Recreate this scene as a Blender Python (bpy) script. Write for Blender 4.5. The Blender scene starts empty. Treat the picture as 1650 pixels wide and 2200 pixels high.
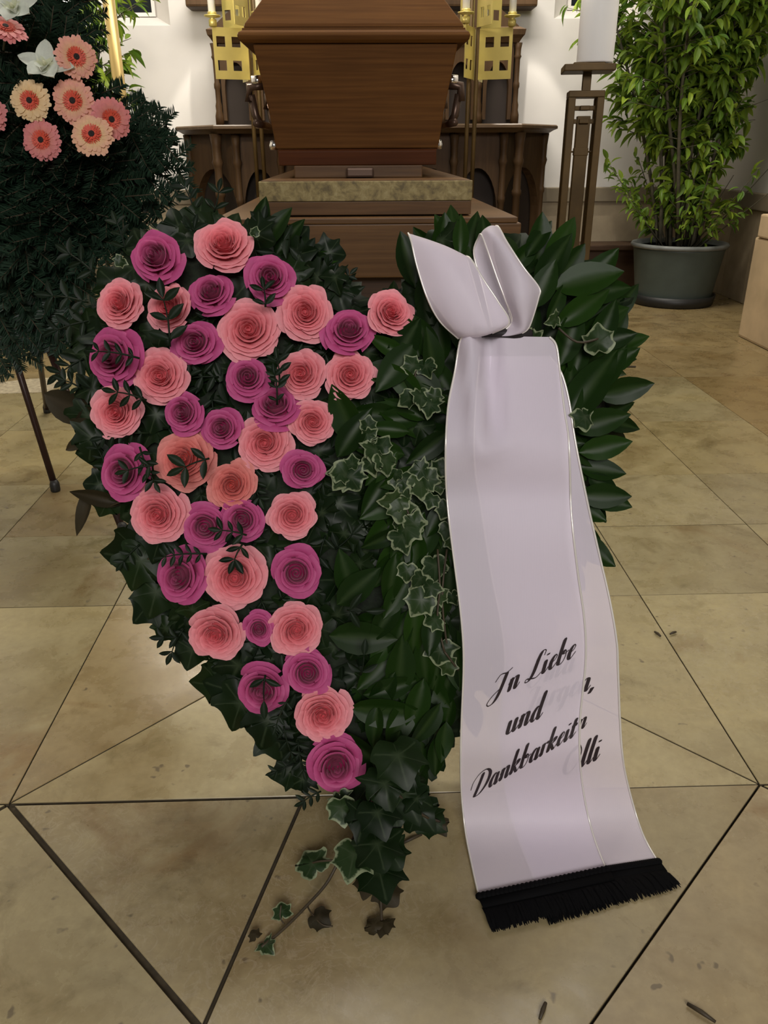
import bpy, bmesh, math, random
from mathutils import Vector, Matrix, noise
random.seed(7)
rnd = random.random
def ru(a, b): return a + (b - a) * rnd()
sc = bpy.context.scene
col = sc.collection

# ------------------------------------------------------------------ camera
FPX, CAMH = 1717.0, 0.80
PITCH, YAW, ROLL = math.radians(24.5), math.radians(1.6), math.radians(-0.3)
fwd = Vector((math.sin(YAW) * math.cos(PITCH), math.cos(YAW) * math.cos(PITCH), -math.sin(PITCH)))
rgt = Vector((math.cos(YAW), -math.sin(YAW), 0))
upv = rgt.cross(fwd)
CR = math.cos(ROLL) * rgt + math.sin(ROLL) * upv
CU = -math.sin(ROLL) * rgt + math.cos(ROLL) * upv
CAM = Vector((0, 0, CAMH))
cd = bpy.data.cameras.new('camera'); cam = bpy.data.objects.new('camera', cd); col.objects.link(cam)
cd.sensor_fit = 'VERTICAL'; cd.sensor_height = 36.0; cd.lens = FPX / 2200.0 * 36.0
cd.clip_start = 0.02; cd.clip_end = 60
cam.matrix_world = Matrix(((CR.x, CU.x, -fwd.x, CAM.x), (CR.y, CU.y, -fwd.y, CAM.y), (CR.z, CU.z, -fwd.z, CAM.z), (0, 0, 0, 1)))
sc.camera = cam
# ------------------------------------------------------------------ world, lights, exposure
w = bpy.data.worlds.new('world'); sc.world = w; w.use_nodes = True
w.node_tree.nodes['Background'].inputs[0].default_value = (1.0, 0.93, 0.83, 1)
w.node_tree.nodes['Background'].inputs[1].default_value = 0.085
def light(name, kind, loc, power, color, aim=None, **kw):
    d = bpy.data.lights.new(name, kind); d.energy = power; d.color = color
    for k, v in kw.items(): setattr(d, k, v)
    o = bpy.data.objects.new(name, d); col.objects.link(o); o.location = loc
    if aim is not None: o.rotation_euler = (Vector(aim) - Vector(loc)).to_track_quat('-Z', 'Y').to_euler()
    return o
WARM = (1.0, 0.86, 0.66)
light('chancel_ceiling_light', 'AREA', (0.1, 3.1, 3.9), 150, (1.0, 0.93, 0.83), aim=(0.1, 5.5, 1.1), shape='RECTANGLE', size=2.4, size_y=1.2)
light('nave_light', 'AREA', (0.3, -3.2, 2.7), 143, (1.0, 0.95, 0.92), aim=(0.0, 1.2, 0.6), shape='RECTANGLE', size=2.0, size_y=1.4)
for xq in (-0.86, 1.02):
    light('wall_spot_light', 'SPOT', (xq, 4.98, 2.26), 68, (1.0, 0.93, 0.82), aim=(xq, 4.98, 0), spot_size=math.radians(39), spot_blend=0.10, shadow_soft_size=0.012)
sc.view_settings.view_transform = 'Standard'; sc.view_settings.look = 'None'
sc.view_settings.gamma = 1.0; sc.view_settings.use_curve_mapping = False
sc.view_settings.exposure = 0.0
sc.cycles.use_denoising = True
sc.cycles.transparent_max_bounces = 12

# ------------------------------------------------------------------ helpers
def ray(px, py): return fwd + CR * ((px - 825) / FPX) - CU * ((py - 1100) / FPX)
def fl(px, py, z=0.0):
    d = ray(px, py); return CAM + d * ((z - CAMH) / d.z)
def at(px, py, Y):
    d = ray(px, py); return CAM + d * (Y / d.y)
def atx(px, py, X):
    d = ray(px, py); return CAM + d * (X / d.x)
LEAN = math.radians(20)
HO = fl(815, 1728)
HA = Vector((1, 0, 0)); HU = Vector((0, math.sin(LEAN), math.cos(LEAN))); HN = Vector((0, -math.cos(LEAN), math.sin(LEAN)))
def hp(px, py, off=0.0):          # a point OFF metres in front of the heart's leaning plane
    d = ray(px, py); return CAM + d * (((HO - CAM).dot(HN) + off) / d.dot(HN))
def depth(P): return (P - CAM).dot(fwd)

def tag(o, label=None, cat=None, group=None, kind=None):
    if label: o['label'] = label
    if cat: o['category'] = cat
    if group: o['group'] = group
    if kind: o['kind'] = kind
    return o
def empty(name, loc=(0, 0, 0), rz=0.0, parent=None):
    o = bpy.data.objects.new(name, None); col.objects.link(o); o.empty_display_size = 0.05
    o.location = loc; o.rotation_euler = (0, 0, rz)
    if parent: o.parent = parent
    return o
def mesh(name, V, F, mat, smooth=True, colr=None):
    me = bpy.data.meshes.new(name); me.from_pydata([tuple(v) for v in V], [], F)
    if mat: me.materials.append(mat)
    if smooth: me.polygons.foreach_set('use_smooth', [True] * len(me.polygons))
    if colr is not None:
        a = me.color_attributes.new('Col', 'FLOAT_COLOR', 'POINT')
        a.data.foreach_set('color', [c for q in colr for c in (q[0], q[1], q[2], 1.0)])
    me.update(); return me
def link(name, me, parent=None, M=None):
    o = bpy.data.objects.new(name, me); col.objects.link(o)
    if parent: o.parent = parent
    if M is not None: o.matrix_local = M
    return o
def obj(name, VF, mat, parent=None, smooth=True, colr=None):
    return link(name, mesh(name, VF[0], VF[1], mat, smooth, colr), parent)
def bmo(name, bm, mat, parent=None, smooth=False):
    me = bpy.data.meshes.new(name); bm.normal_update(); bm.to_mesh(me); bm.free()
    if mat: me.materials.append(mat)
    if smooth:
        me.polygons.foreach_set('use_smooth', [True] * len(me.polygons))
    return link(name, me, parent)
def join(*vfs):
    V, F = [], []
    for v, f in vfs:
        n = len(V); V += list(v); F += [[i + n for i in q] for q in f]
    return V, F
def bx(bm, x0, x1, y0, y1, z0, z1, bev=0.0, seg=2):
    vs = [bm.verts.new(p) for p in ((x0,y0,z0),(x1,y0,z0),(x1,y1,z0),(x0,y1,z0),(x0,y0,z1),(x1,y0,z1),(x1,y1,z1),(x0,y1,z1))]
    fs = [bm.faces.new([vs[i] for i in q]) for q in ((0,3,2,1),(4,5,6,7),(0,1,5,4),(1,2,6,5),(2,3,7,6),(3,0,4,7))]
    if bev:
        es = list({e for f in fs for e in f.edges}); bmesh.ops.bevel(bm, geom=es, offset=bev, segments=seg, affect='EDGES', profile=0.6)
def box(name, x0, x1, y0, y1, z0, z1, mat, parent=None, bev=0.003):
    bm = bmesh.new(); bx(bm, x0, x1, y0, y1, z0, z1, bev); return bmo(name, bm, mat, parent)
def prism(P, z0, z1):              # polygon extruded in z
    n = len(P)
    V = [(p[0], p[1], z0) for p in P] + [(p[0], p[1], z1) for p in P]
    F = [list(range(n))[::-1], list(range(n, 2 * n))] + [[i, (i + 1) % n, n + (i + 1) % n, n + i] for i in range(n)]
    return V, F
def lathe(prof, n=20, c=(0, 0, 0)):
    V, F = [], []
    for r, z in prof:
        for i in range(n):
            a = 2 * math.pi * i / n; V.append((c[0] + r * math.cos(a), c[1] + r * math.sin(a), c[2] + z))
    m = len(prof)
    for j in range(m - 1):
        for i in range(n):
            F.append([j * n + i, j * n + (i + 1) % n, (j + 1) * n + (i + 1) % n, (j + 1) * n + i])
    F.append([i for i in range(n)][::-1]); F.append([(m - 1) * n + i for i in range(n)])
    return V, F
def tube(P, r, n=6):
    P = [Vector(p) for p in P]; V, F = [], []
    R = r if isinstance(r, (list, tuple)) else [r] * len(P)
    for i, p in enumerate(P):
        t = (P[min(i + 1, len(P) - 1)] - P[max(i - 1, 0)]).normalized()
        a = t.cross(Vector((0.31, 0.17, 0.93))); a.normalize(); b = t.cross(a)
        for k in range(n):
            q = 2 * math.pi * k / n; V.append(p + (a * math.cos(q) + b * math.sin(q)) * R[i])
    for i in range(len(P) - 1):
        for k in range(n):
            F.append([i * n + k, i * n + (k + 1) % n, (i + 1) * n + (k + 1) % n, (i + 1) * n + k])
    F.append(list(range(n))[::-1]); F.append([(len(P) - 1) * n + k for k in range(n)])
    return V, F
def catmull(P, m=6):
    P = [tuple(p) for p in P]; out = []
    Q = [P[0]] + P + [P[-1]]
    for i in range(1, len(Q) - 2):
        a, b, c, d = Q[i - 1], Q[i], Q[i + 1], Q[i + 2]
        for k in range(m):
            t = k / m
            out.append(tuple(0.5 * (2 * b[j] + (c[j] - a[j]) * t + (2 * a[j] - 5 * b[j] + 4 * c[j] - d[j]) * t * t + (3 * b[j] - a[j] - 3 * c[j] + d[j]) * t ** 3) for j in range(len(b))))
    out.append(P[-1]); return out
def MB(P, y, z, s=1.0, sx=None, sz=None):       # frame: local Y along y, local Z near z
    y = Vector(y).normalized(); x = y.cross(Vector(z))
    if x.length < 1e-4: x = y.cross(Vector((0.3, 0.5, 0.8)))
    x.normalize(); zz = x.cross(y)
    sx = s if sx is None else sx; sz = s if sz is None else sz
    return Matrix(((x.x*sx, y.x*s, zz.x*sz, P[0]), (x.y*sx, y.y*s, zz.y*sz, P[1]), (x.z*sx, y.z*s, zz.z*sz, P[2]), (0, 0, 0, 1)))

# ------------------------------------------------------------------ materials
def nodes(name):
    m = bpy.data.materials.new(name); m.use_nodes = True; nt = m.node_tree
    return m, nt, nt.nodes['Principled BSDF']
def N(nt, t, **kw):
    n = nt.nodes.new(t)
    for k, v in kw.items(): setattr(n, k, v)
    return n
def ramp(nt, fac, stops):
    r = N(nt, 'ShaderNodeValToRGB'); e = r.color_ramp.elements
    while len(e) < len(stops): e.new(0.5)
    for q, (p, c) in zip(e, stops): q.position = p; q.color = (*c, 1)
    nt.links.new(fac, r.inputs[0]); return r.outputs[0]
def pos(nt, scale=(1, 1, 1), local=False):
    mp = N(nt, 'ShaderNodeMapping'); mp.inputs['Scale'].default_value = scale
    if local: nt.links.new(N(nt, 'ShaderNodeTexCoord').outputs['Object'], mp.inputs[0])
    else: nt.links.new(N(nt, 'ShaderNodeNewGeometry').outputs['Position'], mp.inputs[0])
    return mp.outputs[0]
def ntex(nt, vec, scale, detail=4, rough=0.55, dist=0.0):
    t = N(nt, 'ShaderNodeTexNoise'); t.inputs['Scale'].default_value = scale; t.inputs['Detail'].default_value = detail
    t.inputs['Roughness'].default_value = rough; t.inputs['Distortion'].default_value = dist
    nt.links.new(vec, t.inputs['Vector']); return t.outputs[0]
def mix(nt, a, b, fac, mode='MIX'):
    x = N(nt, 'ShaderNodeMix', data_type='RGBA', blend_type=mode)
    for s, v in ((0, fac), (6, a), (7, b)):
        if hasattr(v, 'is_output'): nt.links.new(v, x.inputs[s])
        else: x.inputs[s].default_value = v if s == 0 else (*v, 1)
    return x.outputs[2]
def bump(nt, b, h, strength, dist=0.01):
    n = N(nt, 'ShaderNodeBump'); n.inputs['Strength'].default_value = strength; n.inputs['Distance'].default_value = dist
    nt.links.new(h, n.inputs['Height']); nt.links.new(n.outputs[0], b.inputs['Normal'])
def plain(name, c, rough=0.5, metal=0.0, var=0.0, scale=20, bmp=0.0, spec=0.5):
    m, nt, b = nodes(name); b.inputs['Roughness'].default_value = rough; b.inputs['Metallic'].default_value = metal
    b.inputs['Specular IOR Level'].default_value = spec
    b.inputs['Base Color'].default_value = (*c, 1)
    if var or bmp:
        f = ntex(nt, pos(nt), scale)
        if var: nt.links.new(ramp(nt, f, [(0.3, tuple(x * (1 - var) for x in c)), (0.7, tuple(min(1, x * (1 + var)) for x in c))]), b.inputs['Base Color'])
        if bmp: bump(nt, b, f, bmp)
    return m
def wood(name, c1, c2, scale=(2, 2, 60), rough=0.4, spec=0.4):
    m, nt, b = nodes(name); v = pos(nt, scale)
    f = ntex(nt, v, 2.0, 6, 0.6, 0.4); g = ntex(nt, pos(nt), 3.0, 3)
    c = mix(nt, ramp(nt, f, [(0.3, c1), (0.7, c2)]), (0.5, 0.5, 0.5), 0.0)
    nt.links.new(mix(nt, c, ramp(nt, g, [(0.2, (0.75, 0.72, 0.7)), (0.8, (1.1, 1.08, 1.05))]), 1.0, 'MULTIPLY'), b.inputs['Base Color'])
    b.inputs['Roughness'].default_value = rough; b.inputs['Specular IOR Level'].default_value = spec; bump(nt, b, f, 0.08, 0.003); return m
def slab_material():
    m, nt, b = nodes('limestone_slab'); p = pos(nt)
    oi = N(nt, 'ShaderNodeObjectInfo')
    sh = N(nt, 'ShaderNodeVectorMath', operation='ADD'); cm = N(nt, 'ShaderNodeCombineXYZ'); ml = N(nt, 'ShaderNodeMath', operation='MULTIPLY'); ml.inputs[1].default_value = 30
    nt.links.new(oi.outputs['Random'], ml.inputs[0]); nt.links.new(ml.outputs[0], cm.inputs[2]); nt.links.new(p, sh.inputs[0]); nt.links.new(cm.outputs[0], sh.inputs[1]); v = sh.outputs[0]
    big = ntex(nt, v, 3.2, 5, 0.6, 0.6); mid = ntex(nt, v, 14, 6, 0.65, 0.3); fine = ntex(nt, v, 90, 3, 0.6); speck = ntex(nt, v, 45, 2, 0.5)
    c = mix(nt, oi.outputs['Color'], ramp(nt, big, [(0.25, (0.70, 0.63, 0.52)), (0.5, (1, 1, 1)), (0.78, (1.18, 1.15, 1.05))]), 1.0, 'MULTIPLY')
    c = mix(nt, c, ramp(nt, mid, [(0.25, (0.72, 0.68, 0.62)), (0.55, (1, 1, 1)), (0.8, (1.1, 1.1, 1.08))]), 0.8, 'MULTIPLY')
    c = mix(nt, c, ramp(nt, fine, [(0.3, (0.88, 0.87, 0.85)), (0.7, (1.08, 1.08, 1.07))]), 0.7, 'MULTIPLY')
    c = mix(nt, c, (0.10, 0.075, 0.045), ramp(nt, speck, [(0.705, (0, 0, 0)), (0.76, (0.75, 0.75, 0.75))]))
    vn = ntex(nt, v, 24, 4, 0.6, 2.2); vm = ntex(nt, v, 1.3, 2)
    ve = ramp(nt, vn, [(0.47, (0, 0, 0)), (0.50, (1, 1, 1)), (0.53, (0, 0, 0))]); vmk = ramp(nt, vm, [(0.50, (0, 0, 0)), (0.62, (0.35, 0.35, 0.35))])
    c = mix(nt, c, (0.42, 0.36, 0.25), mix(nt, ve, vmk, 1.0, 'MULTIPLY'))
    gr = ntex(nt, v, 6.0, 6, 0.7, 0.8); c = mix(nt, c, mix(nt, c, (0.60, 0.57, 0.50), 1.0, 'MULTIPLY'), ramp(nt, gr, [(0.56, (0, 0, 0)), (0.70, (0.8, 0.8, 0.8))]))
    # brown rubbed blotches that stay with the stone
    bl = ntex(nt, v, 2.1, 6, 0.7, 1.2)
    c = mix(nt, c, mix(nt, c, (0.62, 0.44, 0.27), 1.0, 'MULTIPLY'), ramp(nt, bl, [(0.58, (0, 0, 0)), (0.72, (0.8, 0.8, 0.8))]))
    nt.links.new(c, b.inputs['Base Color'])
    nt.links.new(ramp(nt, mid, [(0.3, (0.20, 0.20, 0.20)), (0.7, (0.40, 0.40, 0.40))]), b.inputs['Roughness'])
    b.inputs['Specular IOR Level'].default_value = 0.45
    bump(nt, b, mid, 0.05, 0.002); return m
def leafmat(name, dark, lightc, rib, rough=0.42, edge=None, trans=0.12, spec=0.22):
    m, nt, b = nodes(name)
    oi = N(nt, 'ShaderNodeObjectInfo'); ca = N(nt, 'ShaderNodeVertexColor', layer_name='Col')
    sp = N(nt, 'ShaderNodeSeparateColor'); nt.links.new(ca.outputs[0], sp.inputs[0])
    f = ntex(nt, pos(nt), 22, 3)
    ad = N(nt, 'ShaderNodeMath', operation='ADD'); nt.links.new(oi.outputs['Random'], ad.inputs[0]); nt.links.new(sp.outputs[2], ad.inputs[1])
    fr = N(nt, 'ShaderNodeMath', operation='FRACT'); nt.links.new(ad.outputs[0], fr.inputs[0])
    c = ramp(nt, fr.outputs[0], [(0.0, dark), (0.75, tuple((a + q) / 2 for a, q in zip(dark, lightc))), (1.0, lightc)])
    c = mix(nt, c, ramp(nt, f, [(0.3, (0.8, 0.8, 0.8)), (0.7, (1.15, 1.15, 1.1))]), 0.7, 'MULTIPLY')
    c = mix(nt, c, rib, ramp(nt, sp.outputs[1], [(0.5, (0, 0, 0)), (1.0, (0.7, 0.7, 0.7))]))
    if edge:
        e = N(nt, 'ShaderNodeMath', operation='ADD'); nt.links.new(sp.outputs[0], e.inputs[0]); f2 = ntex(nt, pos(nt), 130, 2)
        mu = N(nt, 'ShaderNodeMath', operation='MULTIPLY'); mu.inputs[1].default_value = 0.55; nt.links.new(f2, mu.inputs[0]); nt.links.new(mu.outputs[0], e.inputs[1])
        hf = N(nt, 'ShaderNodeMath', operation='MULTIPLY'); hf.inputs[1].default_value = 0.5; nt.links.new(e.outputs[0], hf.inputs[0])
        c = mix(nt, c, edge, ramp(nt, hf.outputs[0], [(0.545, (0, 0, 0)), (0.60, (1, 1, 1))]))
    nt.links.new(c, b.inputs['Base Color']); b.inputs['Roughness'].default_value = rough; b.inputs['Specular IOR Level'].default_value = spec
    if trans:
        tr = N(nt, 'ShaderNodeBsdfTranslucent'); nt.links.new(c, tr.inputs[0]); ms = N(nt, 'ShaderNodeMixShader'); ms.inputs[0].default_value = trans
        nt.links.new(b.outputs[0], ms.inputs[1]); nt.links.new(tr.outputs[0], ms.inputs[2]); nt.links.new(ms.outputs[0], nt.nodes['Material Output'].inputs[0])
    return m
def petalmat(name, rough=0.6, trans=0.25, tint=(1, 1, 1)):
    m, nt, b = nodes(name); ca = N(nt, 'ShaderNodeVertexColor', layer_name='Col')
    f = ntex(nt, pos(nt), 160, 3)
    c = mix(nt, ca.outputs[0], ramp(nt, f, [(0.3, tuple(0.93 * t for t in tint)), (0.7, tuple(1.05 * t for t in tint))]), 1.0, 'MULTIPLY')
    nt.links.new(c, b.inputs['Base Color']); b.inputs['Roughness'].default_value = rough; b.inputs['Specular IOR Level'].default_value = 0.25
    b.inputs['Sheen Weight'].default_value = 0.1
    tr = N(nt, 'ShaderNodeBsdfTranslucent'); nt.links.new(c, tr.inputs[0]); ms = N(nt, 'ShaderNodeMixShader'); ms.inputs[0].default_value = trans
    nt.links.new(b.outputs[0], ms.inputs[1]); nt.links.new(tr.outputs[0], ms.inputs[2]); nt.links.new(ms.outputs[0], nt.nodes['Material Output'].inputs[0])
    return m
def ribbonmat():
    m, nt, b = nodes('ribbon_cloth'); b.inputs['Base Color'].default_value = (0.86, 0.79, 0.89, 1); b.inputs['Roughness'].default_value = 0.5
    b.inputs['Specular IOR Level'].default_value = 0.3
    wv = N(nt, 'ShaderNodeTexWave'); wv.inputs['Scale'].default_value = 260; nt.links.new(pos(nt), wv.inputs[0]); bump(nt, b, wv.outputs[1], 0.05, 0.001)
    tr = N(nt, 'ShaderNodeBsdfTranslucent'); tr.inputs[0].default_value = (0.86, 0.79, 0.89, 1)
    ms = N(nt, 'ShaderNodeMixShader'); ms.inputs[0].default_value = 0.25; nt.links.new(b.outputs[0], ms.inputs[1]); nt.links.new(tr.outputs[0], ms.inputs[2])
    tp = N(nt, 'ShaderNodeBsdfTransparent'); m2 = N(nt, 'ShaderNodeMixShader'); m2.inputs[0].default_value = 0.20
    nt.links.new(ms.outputs[0], m2.inputs[1]); nt.links.new(tp.outputs[0], m2.inputs[2]); nt.links.new(m2.outputs[0], nt.nodes['Material Output'].inputs[0])
    return m
def emit(name, c, s):
    m, nt, b = nodes(name); b.inputs['Base Color'].default_value = (*c, 1); b.inputs['Emission Color'].default_value = (*c, 1); b.inputs['Emission Strength'].default_value = s; return m
def wornbrass():
    m, nt, b = nodes('worn_brass_edge'); f = ntex(nt, pos(nt, (1, 1, 1)), 38, 6, 0.7, 0.5)
    nt.links.new(ramp(nt, f, [(0.35, (0.10, 0.075, 0.03)), (0.52, (0.22, 0.17, 0.065)), (0.75, (0.34, 0.29, 0.14))]), b.inputs['Base Color'])
    b.inputs['Metallic'].default_value = 0.35; b.inputs['Roughness'].default_value = 0.45; return m

M_SLAB = slab_material()
M_JOINT = plain('joint_mortar', (0.060, 0.045, 0.024), 0.95, var=0.3, scale=60)
M_PLASTER = plain('white_plaster', (0.76, 0.73, 0.69), 0.9, var=0.03, scale=3, bmp=0.04)
M_STONE = plain('sandstone', (0.36, 0.29, 0.19), 0.75, var=0.16, scale=9, bmp=0.1)
M_STONE_DK = plain('sandstone_band', (0.24, 0.195, 0.13), 0.75, var=0.12, scale=8, bmp=0.08)
M_STONE_LT = plain('pier_stone', (0.52, 0.39, 0.23), 0.7, var=0.15, scale=7, bmp=0.1)
M_DARKGLASS = plain('dark_window_glass', (0.012, 0.014, 0.02), 0.15)
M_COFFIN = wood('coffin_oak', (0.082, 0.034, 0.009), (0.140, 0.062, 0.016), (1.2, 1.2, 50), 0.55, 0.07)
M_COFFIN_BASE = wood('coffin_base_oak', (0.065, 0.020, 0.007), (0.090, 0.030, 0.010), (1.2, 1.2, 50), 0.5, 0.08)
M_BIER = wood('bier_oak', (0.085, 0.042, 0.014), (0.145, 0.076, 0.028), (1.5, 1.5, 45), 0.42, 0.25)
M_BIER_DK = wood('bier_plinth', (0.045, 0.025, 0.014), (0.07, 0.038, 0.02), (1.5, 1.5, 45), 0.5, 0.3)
M_ALTAR = wood('altar_wood', (0.056, 0.031, 0.014), (0.092, 0.053, 0.024), (20, 20, 1.5), 0.5, 0.18)
M_ALTAR_TOP = wood('altar_top', (0.080, 0.048, 0.022), (0.125, 0.078, 0.038), (1.5, 20, 20), 0.45, 0.3)
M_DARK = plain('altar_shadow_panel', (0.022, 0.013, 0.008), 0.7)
M_BRASS = plain('brass', (0.52, 0.43, 0.13), 0.36, 0.55, var=0.08, scale=12)
M_BRASS_DK = plain('aged_brass', (0.078, 0.047, 0.014), 0.45, 0.3, var=0.25, scale=10, spec=0.25)
M_WORN = wornbrass()
M_CHROME = plain('chrome', (0.75, 0.73, 0.70), 0.18, 1.0)
M_BRONZE = plain('bronze_handle', (0.09, 0.055, 0.038), 0.35, 0.6)
M_CANDLE = plain('candle_wax', (0.93, 0.94, 0.94), 0.45)
M_POT = plain('plant_pot_plastic', (0.056, 0.072, 0.060), 0.55, var=0.15, scale=7)
M_POT_RIM = plain('plant_pot_rim', (0.16, 0.17, 0.16), 0.5, var=0.2, scale=18)
M_SAUCER = plain('black_plastic', (0.012, 0.012, 0.011), 0.5)
M_SOIL = plain('potting_soil', (0.03, 0.022, 0.015), 0.95, var=0.4, scale=80)
M_STEM = plain('shrub_bark', (0.085, 0.075, 0.045), 0.8, var=0.3, scale=30)
M_SHRUB = leafmat('shrub_leaf', (0.075, 0.165, 0.018), (0.36, 0.48, 0.05), (0.20, 0.30, 0.08), 0.36, trans=0.35)
M_LAUREL = leafmat('laurel_leaf', (0.0055, 0.017, 0.0025), (0.015, 0.042, 0.005), (0.028, 0.05, 0.014), 0.38, trans=0.08, spec=0.13)
M_IVY = leafmat('ivy_leaf', (0.0045, 0.012, 0.0035), (0.011, 0.024, 0.006), (0.045, 0.065, 0.032), 0.42, trans=0.08, spec=0.16)
M_VIVY = leafmat('variegated_ivy_leaf', (0.012, 0.030, 0.009), (0.030, 0.057, 0.016), (0.05, 0.07, 0.035), 0.42, edge=(0.22, 0.26, 0.15), trans=0.1)
M_SPRIG = leafmat('filler_leaflet', (0.005, 0.011, 0.005), (0.012, 0.022, 0.009), (0.018, 0.03, 0.018), 0.48, trans=0.08, spec=0.15)
M_WILT = leafmat('wilted_ivy_leaf', (0.020, 0.016, 0.007), (0.050, 0.037, 0.015), (0.04, 0.03, 0.015), 0.6, trans=0.1)
M_TWIG = plain('green_brown_stem', (0.040, 0.028, 0.012), 0.6, var=0.25, scale=40)
M_MOSS = plain('moss_cushion', (0.008, 0.014, 0.006), 0.95, var=0.5, scale=90, bmp=0.6)
M_PALE = petalmat('pale_rose_petal', 0.6, 0.26)
M_MAG = petalmat('magenta_rose_petal', 0.55, 0.28)
M_GERB = petalmat('gerbera_petal', 0.55, 0.2)
M_GDISC = plain('gerbera_red_florets', (0.66, 0.085, 0.045), 0.6, var=0.2, scale=300)
M_GEYE = plain('gerbera_dark_eye', (0.018, 0.010, 0.008), 0.8, var=0.4, scale=400, bmp=0.4)
M_ORCHID = petalmat('white_orchid_petal', 0.5, 0.15)
M_NEEDLE = leafmat('fir_needles', (0.008, 0.021, 0.012), (0.024, 0.050, 0.030), (0.03, 0.06, 0.04), 0.42, trans=0.0)
M_BRANCH = plain('fir_stem', (0.045, 0.032, 0.016), 0.8)
M_STAND = plain('stand_metal', (0.030, 0.013, 0.010), 0.4, 0.3)
M_RIBBON = ribbonmat()
M_PIPING = plain('silver_edging', (0.80, 0.77, 0.72), 0.25, 0.25)
M_PRINT = plain('black_print', (0.016, 0.007, 0.010), 0.5)
M_FRINGE = plain('black_fringe', (0.0028, 0.0028, 0.0032), 0.8, spec=0.08)
M_GLOW = emit('lamp_glow', (1.0, 0.95, 0.82), 6.0)

# ================================================================== SETTING
K = CAMH / 0.9
floor = obj('floor', ([(-4, -1.2, -0.006), (4, -1.2, -0.006), (4, 6.2, -0.006), (-4, 6.2, -0.006)], [[0, 1, 2, 3]]), M_JOINT, None, False)
tag(floor, kind='structure')
def shrink(P, g):
    n = len(P); ar = sum(P[i][0] * P[(i + 1) % n][1] - P[(i + 1) % n][0] * P[i][1] for i in range(n))
    if ar < 0: P = P[::-1]
    L = []
    for i in range(n):
        a, b = Vector(P[i]), Vector(P[(i + 1) % n]); d = (b - a).normalized(); nn = Vector((-d.y, d.x)); L.append((a + nn * g, d))
    out = []
    for i in range(n):
        (p, d), (q, e) = L[i - 1], L[i]; c = d.x * e.y - d.y * e.x
        t = ((q.x - p.x) * e.y - (q.y - p.y) * e.x) / c; out.append((p.x + d.x * t, p.y + d.y * t))
    return out
def slab(P, c, gap=0.0008, dz=None):
    P = [(x * K, y * K) for x, y in P]
    dz = ru(-0.0004, 0.0002) if dz is None else dz
    A = shrink(P, gap); B = shrink(P, gap + 0.0006); n = len(A)
    V = [(x, y, -0.02) for x, y in A] + [(x, y, dz - 0.0008) for x, y in A] + [(x, y, dz) for x, y in B]
    F = [list(range(2 * n, 3 * n))]
    for r in (0, n):
        F += [[r + i, r + (i + 1) % n, r + n + (i + 1) % n, r + n + i] for i in range(n)]
    o = obj('floor_slab', (V, F), M_SLAB, floor, False); fy = 0.88 if P[0][1] < 1.3 else 0.68; o.color = (c[0] * fy, c[1] * fy, c[2] * fy * 0.87, 1); o.data.materials.append(M_JOINT)  # slabs farther back darkened in colour to offset the bright chancel light
    for q in list(o.data.polygons)[1:1 + n]: q.material_index = 1
    return o
SA, SB, SC, SD = (0.40, 0.335, 0.205), (0.37, 0.285, 0.165), (0.36, 0.295, 0.185), (0.44, 0.37, 0.23)
xl, xr, xm, y0 = -0.544, 0.606, 0.031, 0.934
hw = (xr - xl) / 2
G = 0.0038
ck = [fl(655, 1712) / K, fl(440, 2200) / K]
ckd = (ck[1] - ck[0]); ca = (y0 - ck[0].y) / ckd.y; tp = ck[0] + ckd * ca
# crack foot on the left diagonal of the front triangle
sx = tp.x; kk = ckd.x / ckd.y
yy = y0
for _ in range(400):
    yy -= 0.002
    if tp.x + (yy - y0) * kk < xl + (y0 - yy): break
ftc = (xl + (y0 - yy), yy)
slab([(xl, y0), (tp.x, y0), ftc], SC, G, 0.0); slab([(tp.x, y0), (xr, y0), (xm, y0 - hw), ftc], SC, 0.0009, 0.0)
slab([(xl, y0), (xm, y0 - hw), (xl, y0 - 2 * hw), (xl - hw, y0 - hw)], SA, G); slab([(xr, y0), (xr + hw, y0 - hw), (xr, y0 - 2 * hw), (xm, y0 - hw)], (0.37, 0.295, 0.19), 0.0018)
slab([(xl - 2 * hw, y0), (xl, y0), (xl - hw, y0 - hw)], SA, 0.002); slab([(xr, y0), (xr + 2 * hw, y0), (xr + hw, y0 - hw)], SA, 0.002)
slab([(xm, y0 - hw), (xr, y0 - 2 * hw), (xl, y0 - 2 * hw)], SC, 0.002)
Y1 = 1.51
slab([(xl, y0), (xl, Y1), (xm, Y1)], SB, 0.0011); slab([(xl, y0), (xr, y0), (xm, Y1)], SD, 0.0011); slab([(xr, y0), (xr, Y1), (xm, Y1)], SA, 0.0011)
slab([(xl - 2 * hw, y0), (xl, y0), (xl, Y1), (xl - 2 * hw, Y1)], SA); slab([(xr, y0), (xr + 2 * hw, y0), (xr + 2 * hw, Y1), (xr, Y1)], (0.41, 0.345, 0.21))
slab([(xl - 4 * hw, y0), (xl - 2 * hw, y0), (xl - 2 * hw, Y1), (xl - 4 * hw, Y1)], SA)
XS = [-3.0, -2.4, -1.8, -1.25, -0.92, -0.544, 0.031, 0.606, 1.0, 1.38, 1.9, 2.5, 3.1]
YS = [1.51, 1.86, 2.21, 2.72, 3.32, 3.9, 4.5, 5.1, 5.7, 6.5]
cols = [SA, SD, (0.42, 0.34, 0.19), (0.40, 0.33, 0.2), (0.36, 0.27, 0.15), SA]
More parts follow.
